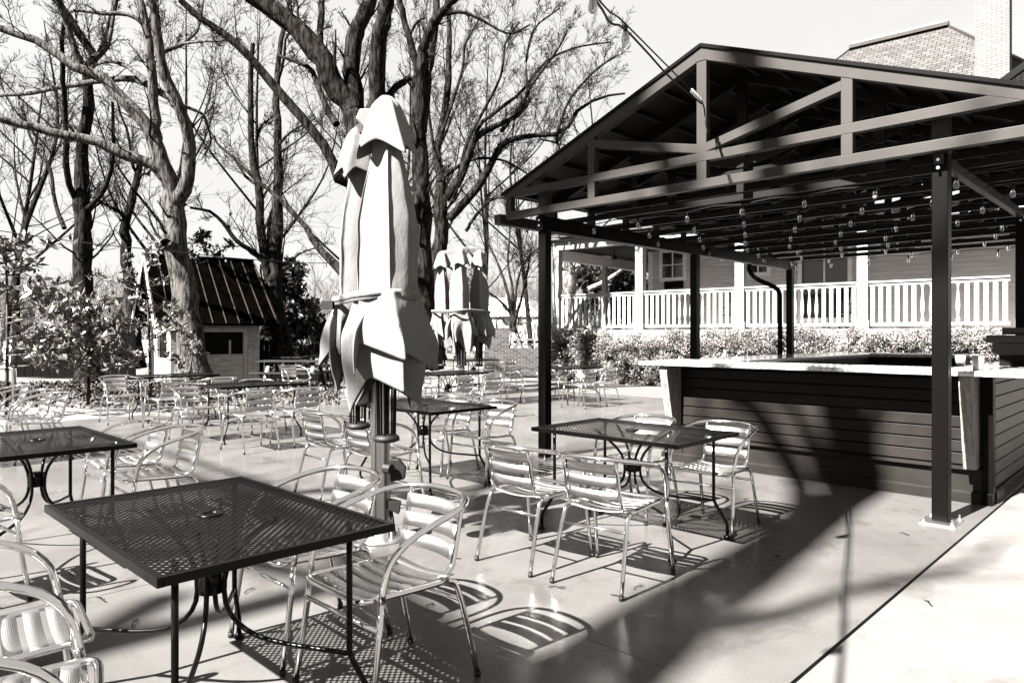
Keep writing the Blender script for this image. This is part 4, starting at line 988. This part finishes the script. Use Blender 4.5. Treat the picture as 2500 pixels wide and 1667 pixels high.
# generated trees that fill the far garden
for lab, X, d, h, r, ln, dn in (
        ('tall bare tree far back at the left edge', -21, 30, 15, .17, (1, 0), 1.0),
        ('tall bare tree far back, behind the straight dark trunk', -15.5, 33, 17, .18, (.5, .5), 1.1),
        ('tall bare tree far back above the shed roof', -11.5, 35, 17, .16, (-1, 0), 1.1),
        ('slim bare tree far back between shed and evergreen', -8.2, 38, 18, .15, (1, .4), 1.0),
        ('bare tree far back left of the umbrella top', -5.6, 36, 17, .16, (.5, 0), 1.1),
        ('bare tree far back just right of the umbrella top', -1.9, 40, 18, .18, (.8, 0), 1.0),
        ('bare tree far back left of the pavilion eave', 1.1, 38, 15, .15, (0, 1), 1.0),
        ('slender bare tree far back above the pavilion gable slope', 4.5, 42, 17, .15, (0, 0), .9),
        ('bare tree far back at the far left, nearer the road', -26, 36, 16, .18, (2, 0), 1.0)):
    gen_tree(lab, X, d, h, r, dens=dn, lean=ln, rmin=.010, L1=(9, .45), L2=(8, .5), L3=(6, .5))

# trees behind the camera whose shadows fall across patio, bar and beams
def sunpt(X, d, z, t):          # point up-sun from a place that is to be shaded
    t = t*1.6; p = Vector(W(X, d, z))-LD*t; return tuple(p)
def shade_tree(label, limbs, base, dens=1.0):
    t = thing('bare_tree', label, 'tree', base, 0, 'bare trees behind the viewer')
    K = 16; paths = np.array([np.array(spline(p, K)) for p, a, b_ in limbs]); rads = np.array([np.linspace(a, b_, K) for p, a, b_ in limbs])
    mesh_np('trunk', [tubes_np(paths, rads, 10)], M_bark, t)
    parts = []; pp, rr_ = children_np(paths, rads, int(8*dens), .10, rmin=.02, K=7, tmin=.3); parts.append(tubes_np(pp, rr_, 5))
    pp, rr_ = children_np(pp, rr_, 6, .5, rmin=.014, K=5); parts.append(tubes_np(pp, rr_, 3)); mesh_np('crown', parts, M_twig, t)
    return t
def gp(px, py, z=0.0):
    d = F*(H-z)/(py-HZ); return ((px-1250)/F*d, d, z)
def vp(px, py, u):              # pixel on a vertical plane x = u
    d = u/(fw[0]+rt[0]*(px-1250)/F); return ((px-1250)/F*d, d, H-(py-HZ)/F*d)
S = lambda q, t: sunpt(q[0], q[1], q[2], t)
g0 = gp(1300, 1760); 
trk = [W(-13.4, -13.2, 0), W(-13.2, -12.6, 5.5), S(gp(1330, 1740), 13.5), S(gp(1500, 1600), 13.7), S(gp(1690, 1465), 14.0), S(gp(1850, 1370), 14.3), S(gp(2045, 1225), 14.6), S(vp(2085, 1050, 7.02), 15), S(vp(2010, 900, 7.0), 15.4), S(vp(1900, 360, US), 16.5), S(vp(1800, 130, US), 18)]
L2_ = [S(gp(1690, 1465), 14.0), S(gp(1850, 1330), 14.5), S(gp(1960, 1230), 15), S(vp(1860, 1020, 7.02), 15.6), S(vp(1790, 960, 7.02), 16), S(vp(1690, 420, US), 17.5)]
L3_ = [S(gp(1350, 1730), 13.5), S(gp(1000, 1500), 14.5), S(gp(700, 1250), 15.5), S(gp(300, 1120), 16.5), S(gp(50, 1080), 17)]
L4_ = [S(gp(1900, 1340), 14.2), S(gp(2140, 1180), 15.5), S(vp(2260, 900, 7.0), 16.5), S(vp(2305, 640, 6.1), 17), S(vp(2420, 260, US), 17)]
shade_tree('large bare tree behind the viewer casting the broad trunk shadow on the bar', [(trk, .34, .15), (L2_, .13, .09), (L3_, .16, .06), (L4_, .07, .04)], W(-13.4, -13.2, 0))
tk2 = [W(-19, -8, 0), W(-18.6, -7.8, 7), S(gp(300, 1600), 13), S(gp(500, 1330), 13.6), S(gp(700, 1200), 14), S(gp(1150, 1200), 14.5), S(gp(1280, 1120), 15), S(vp(1350, 490, US), 16)]
L5 = [S(gp(420, 1450), 13.3), S(gp(220, 1560), 13), S(gp(100, 1650), 13)]
L6 = [S(gp(700, 1200), 14), S(gp(420, 1110), 15), S(gp(250, 1060), 16), S(gp(100, 1040), 17)]
L7 = [S(gp(1150, 1200), 14.5), S(gp(1230, 1300), 14), S(gp(1300, 1230), 14.6), S(vp(1560, 480, US), 16)]
L8 = [S(vp(1180, 520, US), 16.5), S(vp(1300, 470, US), 16.6), S(vp(1420, 410, US), 16.8), S(vp(1520, 290, US), 17.2), S(vp(1560, 150, US), 17.5), S(vp(1580, -50, US), 18)]
L9 = [S(vp(1420, 410, US), 16.8), S(vp(1600, 360, US), 17.2), S(vp(1640, 480, US), 17.2), S(vp(1650, 620, US), 17)]
shade_tree('second bare tree behind the viewer shading the near table and left floor', [(tk2, .17, .07), (L5, .11, .08), (L6, .06, .04), (L7, .07, .04), (L8, .30, .22), (L9, .14, .1)], W(-19, -8, 0))

# evergreen magnolia, saplings, hedge
def leafy(name, label, cat, base, clumps, n, size, m, stems=(), group=None, up=.3, asp=.42, whorl=0, stem_m=None):
    t = thing(name, label, cat, base, 0, group)
    c = blob_points(n, clumps)
    if whorl:
        c = np.repeat(c, whorl, axis=0)+RNG.normal(size=(n*whorl, 3))*size*.12
    mesh_np('foliage', [leaves_np(c, 0, size, up=up, asp=asp)], m, t, smooth=False)
    if len(stems):
        b = MB()
        for p, r0, r1 in stems:
            q = spline(p, 12); b.tube([Vector(a)-t.location for a in q], list(np.linspace(r0, r1, 12)), 7)
        b.build('stem', stem_m or M_bark, t, smooth=True)
    return t
cl = []
for k in range(46):
    y = 645+240*random.random()**.85; w = 18+75*((y-640)/245)**.8; x = 705+random.uniform(-w, w)*(.95)+25*((y-640)/245)
    cl.append((P(x, y, 27+random.uniform(-1, 1)), (.42, .42, .34), 1))
leafy('evergreen_tree', 'dense dark magnolia tree right of the shed', 'tree', W(-8.4, 27, 0), cl, 9000, .26, M_leafd, [([W(-8.4, 27, 0), P(705, 700, 27)], .16, .05)])
cl = [(P(random.uniform(1420, 1560), random.uniform(640, 770), 34+random.uniform(-1, 1)), (.8, .8, .5), 1) for k in range(30)]
leafy('evergreen_tree', 'dark evergreen seen through the porch columns', 'tree', W(5.2, 34, 0), cl, 6500, .34, M_leafd, [([W(5.2, 34, 0), P(1490, 660, 34)], .3, .1)])
def sapling(label, base_px, d, top, branches, n, sz=.15, wh=7):
    bX = (base_px-1250)/F*d; cl = []; st = [([W(bX, d, 0), P((base_px+top[0])/2+4, (top[1]+930)/2, d), P(top[0], top[1], d)], .035, .01)]
    for (x0, y0, x1, y1) in branches:
        dd = d+random.uniform(-.7, .7); st.append(([P(x0, y0, d), P((x0+x1)/2, (y0+y1)/2+4, (d+dd)/2), P(x1, y1, dd)], .016, .006))
        for k in range(4):
            f = (k+1)/4; cl.append((P(x0+(x1-x0)*f+random.uniform(-8, 8), y0+(y1-y0)*f+random.uniform(-10, 6), d+(dd-d)*f), (.17, .17, .09), .4+f))
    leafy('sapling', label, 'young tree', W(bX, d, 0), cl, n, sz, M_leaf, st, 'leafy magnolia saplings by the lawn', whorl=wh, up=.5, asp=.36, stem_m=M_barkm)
def fan_br(cx, y0, y1, n, w0, w1):
    out = []
    for i in range(n):
        y = y0+(y1-y0)*i/(n-1)+random.uniform(-8, 8); s = 1 if i % 2 else -1; w = w0+(w1-w0)*i/(n-1)
        out.append((cx+random.uniform(-3, 3), y, cx+s*w*random.uniform(.7, 1.05), y-random.uniform(5, 35)))
    return out
sapling('leafy sapling at the left edge with long spreading sprays', 16, 12.5, (12, 575), fan_br(14, 600, 890, 26, 60, 150)+[(14, 700, 175, 690), (14, 640, 150, 592), (14, 760, 130, 735)], 190, sz=.19, wh=6)
sapling('leafy sapling in front of the straight dark trunk', 215, 14.5, (215, 735), fan_br(215, 740, 915, 24, 45, 140), 230, sz=.20, wh=6)
sapling('tall thin leafy sapling before the shed gable', 368, 15.0, (350, 640), [(365, 720, 235, 670), (365, 730, 300, 640), (365, 700, 420, 680), (366, 760, 425, 745), (367, 820, 430, 800), (366, 790, 300, 800), (366, 850, 420, 850), (365, 660, 370, 600), (366, 770, 330, 735), (368, 860, 290, 880), (368, 830, 440, 760)], 120, sz=.15)
sapling('low leafy sapling at the foot of the big tree', 455, 16.5, (470, 850), [(460, 880, 450, 800), (460, 890, 480, 860), (460, 900, 430, 880)], 22, sz=.2)
leafy('sapling', 'leafy branch high between the big tree and the twin tree', 'young tree', W(-8.3, 20, 0), [(P(x, y, 20.5), (.22, .22, .14), 1) for x, y in ((480, 590), (500, 600), (492, 570), (535, 610), (560, 595), (475, 620), (505, 575), (520, 625))], 60, .17, M_leafd, [([P(462, 640, 20), P(500, 640, 20.3), P(565, 595, 20.5)], .03, .01)], whorl=6)
# hedge row
for i, (xa, xb, wt, lab) in enumerate(((1345, 1440, 1, 'clipped leafy shrub at the left end of the porch hedge'), (1430, 1560, 1, 'pale flowering shrub under the second porch bay, right of the left pavilion post'), (1560, 1700, .9, 'leafy shrub of the hedge behind the second pavilion post'),
        (1690, 1830, 1, 'leafy shrub of the hedge left of the pavilion downspout'), (1830, 2000, 1, 'leafy shrub of the hedge right of the back pavilion post'), (1990, 2180, 1, 'broad leafy shrub of the hedge beneath the dark porch door'), (2170, 2340, 1, 'leafy shrub of the hedge behind the front right post'), (2330, 2425, .9, 'rounded leafy shrub at the right end of the hedge'))):
    cl = []; 
    for k in range(54):
        px = random.uniform(xa-6, xb+6); t = (px-1250)/F; d = 17.0/(fw[0]+rt[0]*t)*(1+random.uniform(-.012, .03)); zz = random.uniform(.12, 1.48)
        q = W(t*d, d, zz); cl.append((q, (.30, .30, .22), 1))
    xm = (xa+xb)/2; t = (xm-1250)/F; d = 17.1/(fw[0]+rt[0]*t); bs = W(t*d, d, 0)
    st = [([bs, tuple(Vector(bs)+Vector((random.uniform(-.3, .3), random.uniform(-.4, .4), random.uniform(.7, 1.2))))], .02, .006) for _ in range(5)]
    leafy('hedge_shrub', lab, 'shrub', bs, cl, 21000, .062, M_hedge, st, 'shrubs of the hedge along the porch', up=.2, asp=.55)
# ground plants by the hedge
c = []
for k in range(5200):
    px = random.uniform(1345, 1640); t = (px-1250)/F; uu = random.uniform(16.7, 17.4); d = uu/(fw[0]+rt[0]*t); q = W(t*d, d, random.uniform(0, .10)); c.append(q)
o = mesh_np('ground_cover', [leaves_np(np.array(c), 0, .07)], M_hedge, None, smooth=False); tag(o, 'low ground cover leaves along the foot of the hedge', 'ground cover', kind='stuff')

# dry grass and leaf litter on lawn and mulch
def litter(n, x0, x1, y0, y1, sz, name, lab, m):
    c = []
    for k in range(n):
        px = random.uniform(x0, x1); py = y0+(y1-y0)*random.random(); u_, v_ = U(px, py); c.append((u_, v_, -.02+random.random()*.03))
    o = mesh_np(name, [leaves_np(np.array(c), 0, sz, up=.1)], m, None, smooth=False); tag(o, lab, name.replace('_', ' '), kind='stuff')
litter(9000, -20, 830, 934, 990, .10, 'leaf_litter', 'dry leaves scattered over mulch and lawn edge', M_twigl)
litter(5000, -20, 830, 934, 975, .12, 'dark_litter', 'dark mulch chips below the saplings', M_barkd)

# far wooded hillside
hb = MB()
def hill(u, v):
    x = -90+260*u-20; d = 75+60*v; return W(x, d, -1+9*math.sin(v*math.pi/2)*(1+.25*math.sin(u*9)+.15*math.sin(u*23)))
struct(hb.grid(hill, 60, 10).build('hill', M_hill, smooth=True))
K = 5; n = 1500
X = RNG.uniform(-75, 60, n); d = RNG.uniform(55, 100, n); base = np.array([W(a, b_, 0) for a, b_ in zip(X, d)]); base[:, 2] = np.clip((d-75)/60, 0, 1)*9-1
h = RNG.uniform(4, 7.5, n); p = base[:, None, :]+np.linspace(0, 1, K)[None, :, None]*np.array([0, 0, 1])*h[:, None, None]; p[:, 1:, :2] += RNG.normal(size=(n, K-1, 2))*.3
r = np.linspace(.10, .02, K)[None]*np.ones((n, 1)); parts = [tubes_np(p, r, 4)]
pp, rr_ = children_np(p, r, 9, .5, rmin=.025, K=4, up=.6); parts.append(tubes_np(pp, rr_, 3)); pp, rr_ = children_np(pp, rr_, 4, .6, rmin=.018, K=3, up=.5); parts.append(tubes_np(pp, rr_, 3))
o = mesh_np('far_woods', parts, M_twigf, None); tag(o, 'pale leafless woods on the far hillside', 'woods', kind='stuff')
# ---------------------------------------------------------------- shed and garden things
sh = thing('shed', 'small steep roofed serving shed with dark metal roof and pale boards', 'shed', W(-9.86, 20.5, 0), head(53.7))   # local x along the counter front, y to the back left
SL, SDp, SE, SR = 2.51, 3.4, 1.80, 3.85
def wallbox(a, c, nm='wall', m=M_shwall): return MB().lo(a, c).build(nm, m, sh)
wallbox((0, -.0, 0), (SL, .08, .80)); wallbox((0, 0, 1.57), (SL, .08, 1.82)); wallbox((0, 0, .801), (.22, .08, 1.569)); wallbox((2.02, 0, .801), (SL, .08, 1.569))
wallbox((0, .081, 0), (.08, SDp, .70)); wallbox((0, .081, 1.5), (.08, SDp, 1.8)); wallbox((0, .081, .701), (.08, .5, 1.499)); wallbox((0, 2.2, .701), (.08, SDp, 1.499))
wallbox((SL-.08, .081, 0), (SL, SDp, 1.8), m=M_iron); wallbox((.081, SDp-.08, 0), (SL-.081, SDp, 1.8), m=M_iron)  # right side's shadow is painted in: near-black walls instead of pale boards
MB().prism([(0.02, 1.8), (SDp-.02, 1.8), (SDp/2, SR-.12)], 0, .0, .06).build('gable', M_shwall, sh, fix=True)
MB().prism([(0.02, 1.8), (SDp-.02, 1.8), (SDp/2, SR-.12)], 0, SL-.06, SL).build('gable', M_iron, sh, fix=True)  # right gable blackened the same way, shade put into its colour
MB().prism([(SDp/2-.45, 1.95), (SDp/2+.45, 1.95), (SDp/2+.12, 2.95), (SDp/2-.12, 2.95)], 0, -.012, -.001).build('gable_window', M_glass, sh, fix=True)
b = MB()
for k in range(5): b.lo((.24, -.022, .05+k*.15), (2.0, -.001, .05+k*.15+.138))
for k in range(4): b.lo((-.022, .52, .05+k*.15), (-.001, 2.2, .05+k*.15+.138))
b.build('lap_boards', M_shwall, sh)
b = MB(); b.lo((.22, -.03, 1.50), (2.14, -.001, 1.64)); b.lo((.14, -.04, .795), (2.1, -.001, .83)); b.lo((2.02, -.03, .0), (2.14, -.002, 1.499)); b.lo((-.03, -.03, 0), (.22, -.0021, 1.499)); b.lo((-.03, -.002, 0), (-.001, .5, 1.8)); b.lo((2.15, -.028, 0), (2.30, -.001, .98)); b.lo((2.31, -.028, 0), (2.48, -.001, .98)); b.lo((2.14, -.05, .985), (2.5, -.001, 1.01))
b.build('trim', M_shwall, sh, bevel=.004)
b = MB()
for k in range(9): b.lo((2.16+k*.037, -.012, 1.015), (2.178+k*.037, -.001, 1.8))
for k in range(50): b.lo((.02+k*.042, -.012, 1.645), (.04+k*.042, -.001, 1.8))
b.build('corrugated_panels', M_shwall, sh)
MB().lo((.1, .10, .02), (SL-.1, .13, 1.78)).build('interior', M_dark, sh); MB().lo((.10, .14, .02), (.12, SDp-.2, 1.7)).build('interior', M_dark, sh)
MB().lo((1.62, .085, .83), (1.68, .098, 1.25)).build('inner_post', M_lamp, sh)
def roofside(y0, y1, s):
    b = MB(); x0, x1 = -.50, SL+.42; th = .05
    b.add([(x0, y0, SE-.06), (x1+.08, y0, SE-.06), (x1-.15, y1, SR), (x0+.05, y1, SR), (x0, y0, SE-.06-th), (x1+.08, y0, SE-.06-th), (x1-.15, y1, SR-th), (x0+.05, y1, SR-th)], [(0, 1, 2, 3), (7, 6, 5, 4), (0, 4, 5, 1), (1, 5, 6, 2), (2, 6, 7, 3), (3, 7, 4, 0)])
    r = b.build('roof', M_shroof, sh, fix=True)
    b = MB()
    for k in range(10):
        f = k/9; xa = x0+.04+(x1-x0)*f; xb = x0+.07+(x1-.22-x0)*f; b.bar((xa, y0, SE-.035), (xb, y1, SR+.02), .018, .045)
    b.build('seams', M_seam, r)
    MB().bar((x0-.015, y0, SE-.12), (x0+.04, y1, SR-.06), .03, .16).build('rake_board', M_shwall, r); MB().bar((x1+.09, y0, SE-.12), (x1-.14, y1, SR-.06), .03, .16).build('rake_board', M_iron, r)  # right rake board blackened to match the painted shadow side
    return r
roofside(-.32, SDp/2, 1); roofside(SDp+.32, SDp/2, -1)
MB().bar((-.48, SDp/2, SR+.03), (SL+.3, SDp/2, SR+.03), .16, .06).build('ridge_cap', M_shroof, sh)
# dark screen fence left of the shed
fn = thing('screen_fence', 'low dark board fence left of the shed', 'fence', W(-14, 23, 0))
a = Vector(W(-16.5, 23.6, 0))-fn.location; c = Vector(W(-12.3, 23.2, 0))-fn.location
for i in range(14):
    p = a+(c-a)*i/14; q = a+(c-a)*(i+.92)/14; MB().bar(p+Vector((0, 0, .68)), q+Vector((0, 0, .68)), .03, 1.36).build('board', M_iron, fn)
fn = thing('screen_fence', 'dark board fence panel between shed and twin stemmed tree', 'fence', W(-7.6, 24.5, 0))
a = Vector(W(-8.7, 24.4, 0))-fn.location; c = Vector(W(-7.75, 24.6, 0))-fn.location
for i in range(6):
    p = a+(c-a)*i/6; q = a+(c-a)*(i+.92)/6; MB().bar(p+Vector((0, 0, .62)), q+Vector((0, 0, .62)), .03, 1.24).build('board', M_iron, fn)
fn = thing('rail_fence', 'long pale horizontal board fence beyond the road at the left', 'fence', W(-25, 34, 0))
a = Vector(W(-36, 33, 0))-fn.location; c = Vector(W(-12, 33.5, 0))-fn.location
for k in range(5): MB().bar(a+Vector((0, 0, .2+k*.22)), c+Vector((0, 0, .2+k*.22)), .03, .17).build('board', M_siding, fn)
for k in range(11):
    p = a+(c-a)*k/10+Vector((0, -.05, 0)); MB().bar(p, p+Vector((0, 0, 1.35)), .1, .1).build('post', M_wood, fn)
# garden wall
gw = thing('garden_wall', 'brick garden wall with a lattice panel left of the pavilion post', 'wall', W(0, 24.5, 0), head(90))
b = MB(); boxuv(b, -.95, -.1, -.15, .15, 0, 1.65); boxuv(b, 1.05, 1.9, -.15, .15, 0, 1.65); boxuv(b, -.099, 1.049, -.15, .15, 0, .95); b.build('brickwork', M_brickw, gw)
b = MB()
for i in range(9):
    for k in range(3):
        if (i+k) % 2: b.lo((-.08+i*.125, -.1, .95+.0+k*.09), (-.08+i*.125+.12, .1, .95+k*.09+.075))
b.build('lattice', M_brickw, gw); MB().lo((-.1, -.17, 1.23), (1.05, .17, 1.28)).build('coping', M_walk, gw)
# far white house
fh = thing('far_house', 'tiny distant white house with peaked gables behind the garden wall', 'house', W(-1.1, 62, 0), head(100))
MB().lo((-3.4, 0, 0), (3.4, 6, 3.0)).build('wall', M_white, fh)
MB().prism([(-3.6, 3.0), (3.6, 3.0), (2.4, 4.6), (-2.4, 4.6)], 1, -.2, 6.2).build('roof', M_siding, fh, fix=True)
for x in (-1.9, .8): MB().prism([(x-.8, 3.0), (x+.8, 3.0), (x, 5.0)], 1, -.6, 1).build('gable', M_white, fh, fix=True)
# picnic tables
def picnic(X, d, th, lab):
    t = thing('picnic_table', lab, 'picnic table', W(X, d, -.03), head(th), 'dark picnic tables right of the shed')
    b = MB()
    for k in range(5): b.lo((-.9, -.36+k*.146, .72), (.9, -.36+k*.146+.135, .755))
    b.build('tabletop', M_woodd, t)
    for s in (-1, 1):
        MB().lo((-.9, s*.72-.14, .43), (.9, s*.72+.14, .465)).build('seat', M_woodd, t)
        MB().bar((s*.62, -.62, .0), (s*.62, -.2, .72), .09, .04).build('leg', M_woodd, t); MB().bar((s*.62, .62, 0), (s*.62, .2, .72), .09, .04).build('leg', M_woodd, t)
        MB().lo((s*.62-.02, -.8, .385), (s*.62+.02, .8, .43)).build('crossbar', M_woodd, t)
picnic(-5.9, 19.2, 95, 'dark picnic table nearest, between the shed and the foreground umbrella')
picnic(-6.6, 22.5, 88, 'dark picnic table farther back near the twin stemmed tree')
picnic(-4.6, 23, 92, 'dark picnic table farthest right, below the parked car')
# parked car seen from behind
cr = thing('parked_car', 'dark parked car seen from behind, left of the foreground umbrella', 'car', W(-8.6, 34, 0), head(60))
prof = [(-2.2, .35), (-2.25, .8), (-2.1, 1.0), (-1.9, 1.55), (-1.5, 1.68), (.3, 1.66), (.95, 1.08), (2.0, .95), (2.15, .6), (2.1, .35)]
MB().prism(prof, 1, -.88, .88).build('body', M_car, cr, fix=True, bevel=.06)
MB().prism([(-2.06, 1.08), (-1.90, 1.5), (-1.86, 1.5), (-2.02, 1.08)], 1, -.7, .7).build('rear_window', M_glass, cr, fix=True).location = (-.04, 0, 0)
for s in (-1, 1):
    MB().prism([(-1.8, 1.1), (-1.6, 1.5), (.2, 1.5), (.7, 1.1)], 1, s*.885-.006, s*.885+.006).build('side_window', M_glass, cr, fix=True)
    MB().lo((-2.27, s*.7-.12, .85), (-2.2, s*.7+.12, 1.05)).build('taillight', M_siding, cr)
    for x in (-1.4, 1.4):
        w = MB(); w.tube([(x, s*.72, .33), (x, s*.9, .33)], .33, 20); w = w.build('wheel', M_rub, cr); MB().tube([(x, s*.90, .33), (x, s*.915, .33)], .2, 14).build('rim', M_steel, w)
MB().lo((-2.30, -.22, .62), (-2.262, .22, .76)).build('licence_plate', M_lamp, cr)
# hoop stand at the left edge
hp = thing('bike_rack', 'dark rounded metal hoop at the far left edge by the lawn', 'bike rack', W(-11.2, 15.6, 0))
MB().tube(spline([(-.35, .35, 0), (-.35, .35, .5), (-.3, .3, .66), (.1, -.1, .68), (.16, -.16, .5), (.16, -.16, 0)], 24), .04, 10).build('hoop', M_mast, hp, smooth=True)
# fallen twigs on the patio
for k, (px, py, L_, a) in enumerate(((610, 1443, .10, 10), (1113, 1365, .07, 40), (1720, 1210, .12, 15), (1560, 1435, .10, 0), (1360, 1437, .10, -20), (1250, 1150, .08, 60), (1510, 1460, .10, -30), (330, 1522, .12, 20), (250, 1465, .10, 30), (1245, 1062, .1, 10), (870, 1245, .06, 30), (1400, 1180, .08, 80), (1900, 1360, .08, 0), (2210, 1305, .07, 20), (560, 1050, .10, 0), (2270, 1475, .08, 10), (1820, 1220, .09, 60), (1050, 1480, .05, 0))):
    d = F*H/(py-HZ); t = thing('fallen_twig', 'small dry twig lying on the patio floor', 'twig', W((px-1250)/F*d, d, .008), D2R(a*3), 'twigs fallen on the patio')
    MB().tube(spline([(-L_/2, 0, 0), (-.01, .008, .004), (.02, -.004, .002), (L_/2, .012, 0)], 7), [.003, .003, .0025, .0025, .002, .002, .0012], 5).build('stick', M_barkd, t)
    MB().tube([(.01, 0, .002), (.02+L_*.2, .02, .004)], .0016, 4).build('spur', M_barkd, t)
